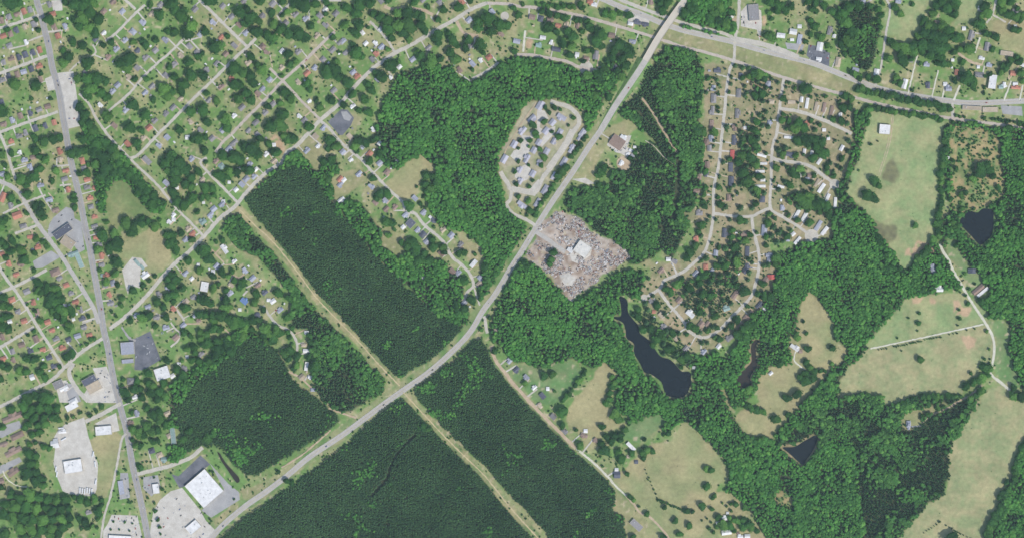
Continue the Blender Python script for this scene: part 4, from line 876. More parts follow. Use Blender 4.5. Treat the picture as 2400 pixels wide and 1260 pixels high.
gme = grid_mesh("ground", np.ones((len(gi), len(gj)), bool), 0.0, GC, M['ground'])
structure("ground", gme)
xa, xb = X0 - 1200.0, gj[-1] + X0 - 1200.0
ya, yb = 630.0 - (gi[-1] + Y0), 630.0 - Y0
FAR = 9000.0
ov = [(-FAR, -FAR, 0), (FAR, -FAR, 0), (FAR, FAR, 0), (-FAR, FAR, 0), (xa, ya, 0), (xb, ya, 0), (xb, yb, 0), (xa, yb, 0)]
structure("terrain", mesh_of("terrain", ov, [(0, 1, 5, 4), (1, 2, 6, 5), (2, 3, 7, 6), (3, 0, 4, 7)], [M['ground']], None, np.array([S(96, 122, 78)] * 8)))
for i, ((n, k, s), fm) in enumerate(zip(FIELDS, field_ms)):
    structure(n, grid_mesh(n, fm[gi][:, gj], 0.06 + 0.004 * i, GC, M['ground']))

def flat(name, P, z, mat, kind="structure"):
    P = [world_xy(p) for p in P]
    me = mesh_of(name, [(x, y, z) for x, y in P], [tuple(range(len(P)))], [mat])
    if me.polygons[0].normal.z < 0:
        me.flip_normals()
    return structure(name, me)

for i, (n, s) in enumerate(PONDS):
    P = smooth_ring(pts_of(s))
    if i < 4:
        P = P + np.stack([np.interp(np.arange(len(P)), np.arange(0, len(P) + 3, 3), nrg.uniform(-1.2, 1.2, len(np.arange(0, len(P) + 3, 3)))) for _ in range(2)], -1)
    flat(n if i < 4 else "drainage_basin", P, 0.25, M['water'] if i in (0, 1, 3) else M['mudwater'])

def strip_mesh(name, L, w, z, mat, wob=0.0, zs=None):
    L = np.array([world_xy(p) for p in L])
    T = np.gradient(L, axis=0)
    T /= np.linalg.norm(T, axis=1)[:, None] + 1e-9
    N = np.stack([-T[:, 1], T[:, 0]], -1)
    n = len(L)
    a = w / 2 + nrg.uniform(-wob, wob, n)
    b_ = w / 2 + nrg.uniform(-wob, wob, n)
    zz = np.full(n, z) if zs is None else zs
    cols = 5
    V, U = [], []
    for j in range(cols):
        f = j / (cols - 1)
        off = a * (1 - f) - b_ * f
        V.append(np.column_stack([L + N * off[:, None], zz]))
        U.append(np.column_stack([np.full(n, f), np.arange(n)]))
    V = np.concatenate(V); U = np.concatenate(U)
    F = []
    for j in range(cols - 1):
        for i in range(n - 1):
            F.append((j * n + i, (j + 1) * n + i, (j + 1) * n + i + 1, j * n + i + 1))
    return mesh_of(name, V, F, [mat], None, None, U)

for i, (n, k, s) in enumerate(LOTS):
    flat(n, pts_of(s), 0.14 + 0.003 * i, M['lot_' + k] if 'lot_' + k in M else M['pave_' + k])
for i, (x, y, r, k) in enumerate(DISCS):
    if r > 1:
        flat("turning_circle", [(x + r * math.cos(t / 24 * 2 * math.pi), y + r * math.sin(t / 24 * 2 * math.pi)) for t in range(24)], 0.24 + 0.003 * i, M['pave_' + k])
for i, (n, ph, w, k, L) in enumerate(ROADLINES):
    wide = n in ("avenue", "highway", "divided_highway")
    mat = M['pave_avenue'] if n == "avenue" else M['pave_' + k]
    structure(n, strip_mesh(n, L, w, 0.30 + 0.005 * i, mat, 0.15 if wide else 0.7))
# painted lines on the wide roads
M['paint'] = plain("road_paint", S(222, 220, 212), amp=0.05)
M['yellow'] = plain("yellow_road_paint", S(214, 186, 110), amp=0.05)
def offset_line(L, d):
    W = np.array(L); T = np.gradient(W, axis=0); T /= np.linalg.norm(T, axis=1)[:, None]
    return W + np.stack([-T[:, 1], T[:, 0]], -1) * d
for n, ph, w, k, L in ROADLINES:
    if n in ("avenue", "highway", "divided_highway"):
        for d, mt in ((-w * .44, 'paint'), (w * .44, 'paint'), (0, 'yellow')):
            structure("road_marking", strip_mesh("road_marking", offset_line(L, d), 0.25, 0.95, M[mt]))

# ------------------------------------------------------------------ the bypass bridge with its earth ramps
s_ = np.concatenate([[0], np.cumsum(np.linalg.norm(np.diff(OVERPASS, axis=0), axis=1))])
d_end = s_[-1] - s_
ramp_z = 0.45 + 7.6 * np.clip(d_end / 190.0, 0, 1) ** 1.3
ib = int(np.argmin(np.linalg.norm(OVERPASS - np.array((1512, 143)), axis=1)))
ia = int(np.argmin(np.linalg.norm(OVERPASS - np.array((1598, 11)), axis=1)))
structure("highway", strip_mesh("highway", OVERPASS[ib:], 14, 0, M['pave_grey'], 0.1, ramp_z[ib:]))
structure("highway", strip_mesh("highway", OVERPASS[:ia + 1], 14, 0, M['concrete_deck'], 0.1, ramp_z[:ia + 1]))
def embankment(idx):
    L = np.array([world_xy(p) for p in OVERPASS[idx]])
    T = np.gradient(L, axis=0); T /= np.linalg.norm(T, axis=1)[:, None]
    N = np.stack([-T[:, 1], T[:, 0]], -1)
    z = ramp_z[idx] - 0.12
    n = len(L)
    rows = [L + N * (8 + z * 1.6)[:, None], L + N * 8.2, L - N * 8.2, L - N * (8 + z * 1.6)[:, None]]
    V = np.concatenate([np.column_stack([rows[0], np.full(n, -.05)]), np.column_stack([rows[1], z]), np.column_stack([rows[2], z]), np.column_stack([rows[3], np.full(n, -.05)])])
    F = [(j * n + i, (j + 1) * n + i, (j + 1) * n + i + 1, j * n + i + 1) for j in range(3) for i in range(n - 1)]
    F += [(0, n, 2 * n, 3 * n), (n - 1, 4 * n - 1, 3 * n - 1, 2 * n - 1)]
    c = np.array([S(118, 148, 90)] * len(V)) * nrg.uniform(.85, 1.15, (len(V), 1))
    structure("embankment", mesh_of("embankment", V, F, [M['ground']], None, c))
embankment(np.arange(ib, len(OVERPASS)))
embankment(np.arange(0, ia + 1))
mid = OVERPASS[(ia + ib) // 2]
mx, my = world_xy(mid)
bridge = thing("road_bridge", (mx, my, 0), 0, "long pale concrete bridge carrying the bypass over the divided highway", "bridge")
D = np.array([world_xy(p) for p in OVERPASS[ia:ib + 1]]) - np.array((mx, my))
T = np.gradient(D, axis=0); T /= np.linalg.norm(T, axis=1)[:, None]
N = np.stack([-T[:, 1], T[:, 0]], -1)
zt = ramp_z[ia:ib + 1]
def beam(name, a, b_, z0, z1, mat):
    n = len(D)
    R = [D + N * a, D + N * b_]
    V = np.concatenate([np.column_stack([R[0], zt + z1]), np.column_stack([R[1], zt + z1]), np.column_stack([R[1], zt + z0]), np.column_stack([R[0], zt + z0])])
    F = [(j * n + i, ((j + 1) % 4) * n + i, ((j + 1) % 4) * n + i + 1, j * n + i + 1) for j in range(4) for i in range(n - 1)]
    F += [(0, n, 2 * n, 3 * n), (4 * n - 1, 3 * n - 1, 2 * n - 1, n - 1)]
    link(name, mesh_of(name, V, F, [mat]), bridge)
beam("deck", 8.0, -8.0, -1.1, 0.0, M['concrete_deck'])
beam("parapet", 8.0, 7.6, 0.002, 0.95, M['concrete_deck'])
beam("parapet", -7.6, -8.0, 0.002, 0.95, M['concrete_deck'])
for f in (0.2, 0.4, 0.6, 0.8):
    i = int(f * (len(D) - 1))
    B = Build()
    for o in (-5, 5):
        p = D[i] + N[i] * o
        B.box(p[0] - .6, p[0] + .6, p[1] - .6, p[1] + .6, -.1, zt[i] - 1.9)
    p, q = D[i] + N[i] * 6.8, D[i] - N[i] * 6.8
    t = T[i] * .8
    B.add([(*(p - t), zt[i] - 1.9), (*(p + t), zt[i] - 1.9), (*(q + t), zt[i] - 1.9), (*(q - t), zt[i] - 1.9), (*(p - t), zt[i] - 1.11), (*(p + t), zt[i] - 1.11), (*(q + t), zt[i] - 1.11), (*(q - t), zt[i] - 1.11)],
          [(0, 3, 2, 1), (4, 5, 6, 7), (0, 1, 5, 4), (1, 2, 6, 5), (2, 3, 7, 6), (3, 0, 4, 7)])
    link("pier", B.mesh("pier", [M['concrete_deck']]), bridge)

# ------------------------------------------------------------------ words for the labels
ONES = "zeroth first second third fourth fifth sixth seventh eighth ninth tenth eleventh twelfth thirteenth fourteenth fifteenth sixteenth seventeenth eighteenth nineteenth".split()
TENS = {2: "twenty", 3: "thirty", 4: "forty", 5: "fifty", 6: "sixty", 7: "seventy", 8: "eighty", 9: "ninety"}
def nth(n):
    if n < 20:
        return ONES[n]
    t, u = divmod(n, 10)
    if t >= 10:
        return "hundred-and-" + nth(n - 100)
    return TENS[t][:-1] + "ieth" if u == 0 else TENS[t] + "-" + ONES[u]
WIND = ["east", "north-east", "north", "north-west", "west", "south-west", "south", "south-east"]
def wind(dx, dy):                           # photo pixels, y grows to the south
    return WIND[int(round(math.atan2(-dy, dx) / (math.pi / 4))) % 8]
RP = np.concatenate([L for *_, L in ROADLINES] + [OVERPASS])
HWI = [r[0] for r in ROADLINES].index('highway')
RI = np.concatenate([np.full(len(L), i) for i, (*_, L) in enumerate(ROADLINES)] + [np.full(len(OVERPASS), HWI)])
RA = np.concatenate([np.arange(len(L)) + i * 10000.0 for i, (*_, L) in enumerate(ROADLINES)] + [np.arange(len(OVERPASS)) + HWI * 10000.0 - 5000.0])
ENDS = {}
for n, ph, w, k, L in ROADLINES:
    ENDS.setdefault(ph, [L[0], L[-1]])
    ENDS[ph][1] = L[-1]
for ph, (a, b_) in ENDS.items():
    ENDS[ph] = wind(a[0] - b_[0], a[1] - b_[1])
FIELD_WORDS = ["the north-east pasture", "the top hay field", "the small top hay field", "the north-east corner field", "the triangular meadow", "the brown field by the diagonal street",
               "the settlement hay field", "the field beside the truck yard", "the hay field by the long pond", "the broad southern pasture", "the crooked hay field", "the pasture above the straight track",
               "the pasture below the straight track", "the south-east pasture"]
def place_of(x, y):
    """(where in words, sort key, which end the count starts from) for the photo point x, y"""
    for wds, fm in zip(FIELD_WORDS, field_ms):
        if at(fm, x, y):
            return ("in " + wds, y, "north")
    d = (RP[:, 0] - x) ** 2 + (RP[:, 1] - y) ** 2
    i = int(np.argmin(d))
    ph = ROADLINES[int(RI[i])][1] if RI[i] >= 0 else "the bypass"
    return (wind(x - RP[i, 0], y - RP[i, 1]) + " of " + ph, RA[i], ENDS[ph])
def ordinals(items):
    """items (x, y): for each (where, ordinal, end), counted along the road or down the field"""
    info = [place_of(x, y) for x, y in items]
    g = {}
    for i, (wds, k, e) in enumerate(info):
        g.setdefault(wds, []).append((k, i))
    out = [None] * len(items)
    for wds, v in g.items():
        v.sort()
        for r, (k, i) in enumerate(v):
            out[i] = (wds, nth(r + 1), info[i][2], len(v))
    return out
LABELS = set()
def unique(l):
    l2 = " ".join(l.split())
    if len(l2.split()) > 16:
        l2 = l2.replace(" from the ", " from ", 1)
    if len(l2.split()) > 16:
        l2 = " ".join(l2.split()[:16])
    if l2 in LABELS:
        print("DUPLICATE LABEL", l2)
    LABELS.add(l2)
    return l2

# ------------------------------------------------------------------ buildings
def gable(B, l, w, h, pitch, over=0.5, m=0, dx=0.0, dy=0.0, turn=False, hip=0.0, t=0.18):
    """a roof shell with thickness; ridge along x (or y if turn)"""
    a, b_ = l / 2 + over, w / 2 + over
    r = b_ * pitch
    e = h - over * pitch
    x = a - hip * b_
    P = [(-a, -b_, e), (a, -b_, e), (a, b_, e), (-a, b_, e), (-x, 0, h + r - over * pitch), (x, 0, h + r - over * pitch)]
    Q = [(px, py, pz - t) for px, py, pz in P]
    V = P + Q
    F = [(0, 1, 5, 4), (2, 3, 4, 5), (1, 2, 5), (3, 0, 4), (7, 6, 10, 11), (9, 8, 11, 10), (8, 7, 11), (6, 9, 10),
         (0, 6, 7, 1), (1, 7, 8, 2), (2, 8, 9, 3), (3, 9, 6, 0)]
    if turn:
        V = [(-py, px, pz) for px, py, pz in V]
    B.add([(px + dx, py + dy, pz) for px, py, pz in V], F, m)

def house_parts(l, w, rr):
    """(walls, roof, chimney or None) builders for a house of footprint l by w"""
    h = rr.uniform(2.9, 3.6)
    pitch = rr.uniform(0.42, 0.66)
    hip = rr.choice((0.0, 0.0, 0.0, 0.9))
    A, R, Cm = Build(), Build(), None
    main_w = w * 0.72 if min(l, w) > 7.5 and rr.random() < 0.6 else w
    A.box(-l / 2, l / 2, -main_w / 2, main_w / 2, 0, h)
    if not hip:
        for s in (-1, 1):
            x = s * (l / 2 - 0.01)
            A.add([(x, -main_w / 2, h), (x, main_w / 2, h), (x, 0, h + main_w / 2 * pitch - .25)], [(0, 1, 2)])
    gable(R, l, main_w, h + .2, pitch, 0.5, 0, hip=hip)
    if main_w < w:
        el, side, off = l * rr.uniform(.35, .5), rr.choice((-1, 1)), rr.uniform(-.22, .22) * l
        d = w - main_w * .5
        A.box(off - el / 2, off + el / 2, 0.02 if side > 0 else -d, d if side > 0 else -0.02, 0, h - .06)
        gable(R, d, el, h + .1, pitch * .9, 0.45, 0, off, side * d / 2, True, hip)
        if not hip:
            y = side * (d - .01)
            A.add([(off - el / 2, y, h - .06), (off + el / 2, y, h - .06), (off, y, h + el / 2 * pitch * .85 - .2)], [(0, 1, 2)])
    if rr.random() < .45:
        Cm = Build()
        cx = rr.uniform(-.3, .3) * l
        Cm.box(cx - .45, cx + .45, .25, 1.05, h + main_w * .3 * pitch * .3, h + .2 + main_w / 2 * pitch + .9)
    return A, R, Cm

ALL = HOUSES + APTS
for h in list(HOUSES):                      # white and grey sheds in the back yards
    rr = random.Random(int(h[0] * 53 + h[1] * 29))
    if h[6] or h[5] == 'w' or rr.random() > .42:
        continue
    d = (RP[:, 0] - h[0]) ** 2 + (RP[:, 1] - h[1]) ** 2
    i = int(np.argmin(d))
    u = np.array((h[0], h[1])) - RP[i]
    u /= np.linalg.norm(u) + 1e-6
    p = np.array((h[0], h[1])) + u * rr.uniform(12, 20) + np.array((-u[1], u[0])) * rr.uniform(-9, 9)
    if at(OPEN, *p) or at(woods_any, *p):
        continue
    ALL.append([p[0], p[1], rr.uniform(3.6, 6), rr.uniform(3, 4.2), h[4], rr.choice('wwwwlgt'), 1])
def kind_of(h):
    x, y, l, w, a, c, made = h
    if c == 'm':
        return "apartment_building"
    if made and l * w > 330:
        return "large_building"
    if made and max(l, w) / min(l, w) > 2.1 and max(l, w) >= 15 and 1600 < x < 2010 and y < 640:
        return "mobile_home"
    if made and max(l, w) / min(l, w) > 2.4 and l * w > 120:
        return "large_building"
    if max(l, w) <= 9.6 and l * w < 84 and (made or (c == 'w' and max(l, w) < 11)):
        return "shed"
    return "house"
KINDS = {}
for h in ALL:
    KINDS.setdefault(kind_of(h), []).append(h)
NOTE = [(478, 791, "big square white-roofed building beside its concrete car park"), (246, 1091, "white office standing in the middle of the pale truck yard"),
        (1367, 585, "pale flat-roofed warehouse in the middle of the scrapyard"), (148, 543, "long dark-roofed hall beside the grey car park on the avenue"), (160, 568, "tan-roofed hall just south of the long dark hall"), (186, 609, "narrow greenish block between the avenue and the diagonal street"), (172, 594, "short greenish block just north of the narrow greenish block"), (300, 815, "grey-green roofed hall beside the dark asphalt car park"),
        (300, 845, "long grey wing just south of the grey-green roofed hall"), (381, 874, "white flat-roofed hall behind the dark asphalt car park"),
        (1766, 30, "tall grey warehouse beside the street north of the divided highway"), (453, 1234, "small white block building in the south-west concrete car park"),
        (480, 1143, "big square white-roofed building beside its concrete car park"), (172, 1080, "white office standing in the middle of the pale truck yard"),
        (285, 1141, "narrow blue-roofed block on asphalt west of the avenue"), (1446, 334, "brown hip-roofed hall among pale car parks by the bypass"),
        (177, 272, "long white shop building east of the avenue"), (244, 1007, "tan-roofed workshop north-east of the truck yard")]
LW = {"house": "house", "large_building": "building", "mobile_home": "mobile home", "apartment_building": "apartment block", "shed": "shed"}
GROUPS = {"house": "houses along the streets", "large_building": "larger buildings", "mobile_home": "mobile homes along the eastern lanes", "apartment_building": "apartment blocks inside the ring road", "shed": "small sheds and outbuildings"}
STUFF_HOUSES = []
for kind, L in KINDS.items():
    L.sort(key=lambda h: -h[2] * h[3])
    words_ = ordinals([(h[0], h[1]) for h in L])
    for i, h in enumerate(L):
        x, y, l, w, a, c, made = h
        rr = random.Random(int(x * 131 + y * 17))
        if i >= 300:
            STUFF_HOUSES.append(h)
            continue
        where, o, e, cnt = words_[i]
        label = None
        if kind == "large_building":
            for nx, ny, s in NOTE:
                if (nx - x) ** 2 + (ny - y) ** 2 < 144 and s not in LABELS:
                    label = s
        if label is None:
            adj = ROOFW[c].replace("pale grey", "pale-grey").replace("lavender grey", "grey").replace("pale concrete", "pale")
            label = f"{adj}-roofed {LW[kind]}, " + (f"{o} from the {e}, " if cnt > 1 else "the only one ") + where
        wx, wy = world_xy((x, y))
        t = thing(kind, (wx, wy, 0), math.radians(a), unique(label), LW[kind].replace("apartment block", "apartment building"), GROUPS[kind])
        if kind == "large_building" and c not in 'br':
            hgt = rr.uniform(5, 8) if l * w > 500 else rr.uniform(4, 5.5)
            B = Build(); B.box(-l / 2, l / 2, -w / 2, w / 2, 0, hgt)
            link("wall", B.mesh("wall", [M['wall']]), t)
            R = Build()
            R.box(-l / 2 + .3, l / 2 - .3, -w / 2 + .3, w / 2 - .3, hgt + .003, hgt + .12)
            rf = link("roof", R.mesh("roof", [M['roof_' + c]]), t)
            P = Build()
            P.box(-l / 2 - .02, l / 2 + .02, -w / 2 - .02, -w / 2 + .3, hgt + .002, hgt + .7); P.box(-l / 2 - .02, l / 2 + .02, w / 2 - .3, w / 2 + .02, hgt + .002, hgt + .7)
            P.box(-l / 2 - .02, -l / 2 + .3, -w / 2 + .302, w / 2 - .302, hgt + .002, hgt + .698); P.box(l / 2 - .3, l / 2 + .02, -w / 2 + .302, w / 2 - .302, hgt + .002, hgt + .698)
            link("parapet", P.mesh("parapet", [M['wall']]), t)
            for q in range(min(9, max(1, int(l * w / 260)))):
                ux, uy = rr.uniform(-.38, .38) * l, rr.uniform(-.38, .38) * w
                U = Build(); s = rr.uniform(.7, 1.5)
                U.box(ux - s, ux + s, uy - s * .8, uy + s * .8, hgt + .122, hgt + 1.1 + s * .3)
                link("rooftop_unit", U.mesh("rooftop_unit", [M['metal']]), rf)
        elif kind == "mobile_home":
            B = Build(); B.box(-l / 2, l / 2, -w / 2, w / 2, .5, 3.0)
            link("wall", B.mesh("wall", [M['wall']]), t)
            R = Build(); gable(R, l, w, 3.05, .16, .2)
            link("roof", R.mesh("roof", [M['roof_' + c]]), t)
            K = Build(); K.box(-l / 2 + .1, l / 2 - .1, -w / 2 + .1, w / 2 - .1, 0, .498)
            link("skirting", K.mesh("skirting", [M['metal']]), t)
        elif kind == "shed":
            B = Build(); B.box(-l / 2, l / 2, -w / 2, w / 2, 0, 2.3)
            link("wall", B.mesh("wall", [M['wall']]), t)
            R = Build(); gable(R, l, w, 2.4, .3, .25)
            link("roof", R.mesh("roof", [M['roof_' + c]]), t)
        else:
            A, R, Cm = house_parts(l, w, rr)
            link("wall", A.mesh("wall", [M['brick' if rr.random() < .35 else 'wall']]), t)
            rf = link("roof", R.mesh("roof", [M['roof_' + c]]), t)
            if Cm:
                link("chimney", Cm.mesh("chimney", [M['brick']]), rf)
if STUFF_HOUSES:
    B = Build()
    keys = list(ROOFC)
    for h in STUFF_HOUSES:
        x, y, l, w, a, c, made = h
        rr = random.Random(int(x * 131 + y * 17))
        A, R, Cm = house_parts(l, w, rr)
        ca, sa = math.cos(math.radians(a)), math.sin(math.radians(a))
        wx, wy = world_xy((x, y))
        tr = lambda V: [(wx + px * ca - py * sa, wy + px * sa + py * ca, pz) for px, py, pz in V]
        B.add(tr(A.V), A.F, 0)
        B.add(tr(R.V), R.F, 1 + keys.index(c))
    link("small_housing", B.mesh("small_housing", [M['wall']] + [M['roof_' + k] for k in keys]), kind="stuff",
         label="the many smaller houses packed along the north-west streets", category="housing")
print("BUILDINGS", {k: len(v) for k, v in KINDS.items()}, "in bulk", len(STUFF_HOUSES))

# driveways from the houses to their street
DR = Build()
cars_at_home = []
for h in KINDS["house"] + KINDS.get("mobile_home", []):
    x, y, l, w, a, c, made = h
    d = (RP[:, 0] - x) ** 2 + (RP[:, 1] - y) ** 2
    i = int(np.argmin(d))
    dist = math.sqrt(d[i])
    rr = random.Random(int(x * 7 + y * 3))
    if not 9 < dist < 48 or rr.random() > .68:
        continue
    u = np.array(((RP[i, 0] - x) / dist, (RP[i, 1] - y) / dist))
    n_ = np.array((-u[1], u[0]))
    sd = rr.choice((-1, 1)) * (min(l, w) / 2 + 2.0)
    p0 = np.array((x, y)) + n_ * sd - u * rr.uniform(0, 6)
    p1 = np.array((RP[i, 0], RP[i, 1])) + n_ * sd
    hw = rr.uniform(1.2, 1.9)
    q = [p0 + n_ * hw, p1 + n_ * hw, p1 - n_ * hw, p0 - n_ * hw]
    z = 0.20 + rr.random() * 0.08
    V = [(*world_xy(p), z) for p in q]
    DR.add(V, [(0, 1, 2, 3)], rr.choice((0, 0, 1, 2)))
    if rr.random() < .42:
        cars_at_home.append((p0 + (p1 - p0) * rr.uniform(.15, .5), math.atan2(-u[1], u[0])))
structure("driveway", DR.mesh("driveway", [M['pave_concrete'], M['pave_pale'], M['pave_dirt']]))

# ------------------------------------------------------------------ cars, trailers, scrap
def car_mesh(paint):
    B = Build()
    def body(x0, x1, w, z0, z1, tx0, tx1, tw, m):
        B.add([(x0, -w, z0), (x1, -w, z0), (x1, w, z0), (x0, w, z0), (tx0, -tw, z1), (tx1, -tw, z1), (tx1, tw, z1), (tx0, tw, z1)],
              [(0, 3, 2, 1), (4, 5, 6, 7), (0, 1, 5, 4), (1, 2, 6, 5), (2, 3, 7, 6), (3, 0, 4, 7)], m)
    body(-2.25, 2.25, .9, .35, .92, -2.2, 2.15, .86, 0)
    body(-1.5, 1.1, .84, .922, 1.4, -1.0, .45, .68, 1)
    B.box(-.98, .43, -.66, .66, 1.402, 1.45, 0)
    for wx in (-1.4, 1.4):
        for wy in (-.82, .62):
            B.box(wx - .32, wx + .32, wy, wy + .2, 0, .348, 2)
    return B.mesh("parked_car", [M['car_' + paint], M['glass'], M['rubber']])
CARM = {k: car_mesh(k) for k in CARC}
def put_car(x, y, rz, z, where, rr):
    k = rr.choices(list(CARC), (5, 4, 3, 1.4, 1.6))[0]
    o = link("parked_car", CARM[k], label=(f"{k} car {where}" if where.startswith(("driving", "in a driveway")) else f"{k} car parked {where}"), category="car", group=f"{k} cars {where}")
    wx, wy = world_xy((x, y))
    o.location = (wx, wy, z)
    o.rotation_euler = (0, 0, rz)
LOTCARS = [(22, 24, "in the car park of the big white-roofed building", (365, 1150, 480, 1262), 45), (10, 16, "in the car park at the south edge", (262, 1205, 335, 1258), 95), (5, 10, "in the dark asphalt car park", (318, 785, 372, 862), 70),
           (7, 14, "around the avenue crossing shops", (205, 865, 272, 943), 20), (0, 9, "beside the shops on the upper avenue", (133, 175, 185, 300), 8), (20, 12, "in the small asphalt car parks", (282, 1107, 377, 1165), 10), (16, 8, "on the north-east asphalt yard", (1893, 105, 1945, 158), 70),
           (24, 14, "by the brown-roofed hall", (1422, 318, 1498, 372), 55), (3, 9, "in the upper avenue car park", (112, 485, 198, 590), 35), (18, 10, "beside the tall warehouse", (1738, 12, 1786, 96), 85)]
rr = random.Random(21)
for _, cnt, where, (x0, y0, x1, y1), ang in LOTCARS:
    n = 0
    for t in range(600):
        if n >= cnt:
            break
        x, y = rr.uniform(x0, x1), rr.uniform(y0, y1)
        if at(lot_m, x, y) and not at(house_m, x, y) and not at(road_m, x, y):
            put_car(x, y, math.radians(ang + rr.choice((0, 90, 180))), 0.26, where, rr)
            n += 1
for i, (p, rz) in enumerate(cars_at_home[:120]):
    put_car(p[0], p[1], rz, 0.30, "in a driveway " + place_of(p[0], p[1])[0], rr)
for x, y in ((243, 800), (251, 828), (262, 870), (300, 1040), (313, 1110), (332, 1190), (127, 190), (1465, 205), (1320, 437), (900, 948), (522, 1232), (2392, 236), (1568, 56), (1880, 141), (1139, 6), (88, 20), (110, 95), (135, 200), (158, 340), (178, 425), (205, 560), (236, 725), (258, 845), (290, 985), (318, 1120), (341, 1235), (1240, 562), (1010, 866), (760, 1045), (1145, 712), (1665, 86), (1790, 119), (1980, 177), (2160, 228), (2310, 241), (1500, 33), (70, 490), (185, 665), (540, 146), (715, 142), (1690, 330), (1808, 430)):
    i = int(np.argmin((RP[:, 0] - x) ** 2 + (RP[:, 1] - y) ** 2))
    j = i + 1 if i + 1 < len(RP) and RI[i + 1] == RI[i] else i - 1
    dx, dy = RP[j] - RP[i]
    zz = 0.99 if not (x == 1465 or x == 1568) else 7.0
    if x == 1568:
        continue
    if x == 1465:
        k = int(np.argmin(np.linalg.norm(OVERPASS - np.array((x, y)), axis=1))); zz = float(ramp_z[k]) + .02
    put_car(RP[i, 0] + 2.4, RP[i, 1], math.atan2(-dy, dx), zz, "driving on " + ROADLINES[int(RI[i])][1], rr)
TB = Build()
TB.box(-6.5, 6.5, -1.3, 1.3, 1.1, 4.0, 0)
TW = Build()
for wx in (-5.4, -4.2):
    TW.box(wx - .5, wx + .5, -1.2, 1.2, 0, 1.0, 0)
TLG = Build(); TLG.box(4.0, 4.3, -.9, .9, 0, 1.098, 0)
TBM, TWM, TLM = TB.mesh("box_body", [M['car_white']]), TW.mesh("wheel_set", [M['rubber']]), TLG.mesh("landing_leg", [M['metal']])
TR = [("in the row at the yard's south end", [(188 + i * 5.6, 1148 + (i % 3), 88) for i in range(6)]), ("on the yard's west edge", [(132, 1098, 84), (122, 1042, 80), (134, 1110, 84)]),
      ("near the yard's north corner", [(146, 1012, 8), (150, 1028, 30), (144, 1002, 5)]), ("on the yard's east edge", [(219, 1063, 80), (224, 1087, 100), (225, 1128, 80)])]
for where, spots in TR:
    for i, (x, y, a) in enumerate(spots):
        t = thing("semi_trailer", (*world_xy((x, y)), .17), math.radians(a), unique(f"white box trailer, {nth(i + 1)} {where}"), "trailer", "trailers in the truck yard")
        link("box_body", TBM, t); link("wheel_set", TWM, t); link("landing_leg", TLM, t)

# scrapyard: nobody could count it
jm = area["junk"] & ~area["pad"]
drv = np.zeros(sh, bool); stamp(drv, smooth_line(pts_of("1250 540 1285 562 1305 577 1340 600"), 2), 8)
V, F, C_ = [], [], []
pal = [S(216, 212, 208), S(194, 188, 184), S(156, 152, 152), S(104, 100, 102), S(160, 132, 116), S(178, 152, 138), S(124, 98, 84), S(184, 178, 166), S(124, 130, 142), S(156, 96, 90), S(74, 72, 76)]
js = np.argwhere(jm & ~drv)
dens = vnoise(sh, 16, 91) + .7 * vnoise(sh, 7, 92)
stamp(drv, smooth_line(pts_of('1310 500 1345 540 1400 560 1455 600'), 2), 3.5); stamp(drv, smooth_line(pts_of('1300 640 1350 640 1400 610 1420 580'), 2), 4); stamp(drv, smooth_line(pts_of('1330 600 1335 650 1335 690'), 2), 4); stamp(drv, smooth_line(pts_of('1265 600 1300 585 1330 545'), 2), 3.5)
k = 0
rr = random.Random(5)
for t in range(9000):
    i, j = js[rr.randrange(len(js))]
    if dens[i, j] < rr.uniform(-.35, .45):
        continue
    x, y = j + X0 + rr.random(), i + Y0 + rr.random()
    if at(house_m, x, y):
        continue
    wx, wy = world_xy((x, y))
    l, w, h = rr.uniform(.8, 2.4) * rr.choice((1, 1, 1.6)), rr.uniform(.5, 1.3), rr.uniform(.4, 1.5)
    a = rr.choice((0.6, -0.97, rr.uniform(0, 3.1))) + rr.uniform(-.2, .2)
    ca, sa = math.cos(a), math.sin(a)
    b_ = len(V)
    for z, s in ((0, 1), (h, rr.uniform(.55, 1))):
        for px, py in ((-l, -w), (l, -w), (l, w), (-l, w)):
            V.append((wx + (px * ca - py * sa) * s, wy + (px * sa + py * ca) * s, z))
    F += [(b_ + 4, b_ + 5, b_ + 6, b_ + 7)] + [(b_ + q, b_ + (q + 1) % 4, b_ + 4 + (q + 1) % 4, b_ + 4 + q) for q in range(4)]
    c = np.array(pal[rr.choices(range(11), (3.4, 4.5, 5, 3, 3, 3, 2, 4, 1.2, .6, 1.4))[0]]) * rr.uniform(.8, 1.15)
    C_ += [c] * 8
    k += 1
    if k >= 3300:
        break
link("scrap_heap", mesh_of("scrap_heap", V, F, [M['scrap']], None, np.array(C_)), kind="stuff", label="jumbled heaps of scrap cars and metal filling the scrapyard beside the bypass", category="scrap")

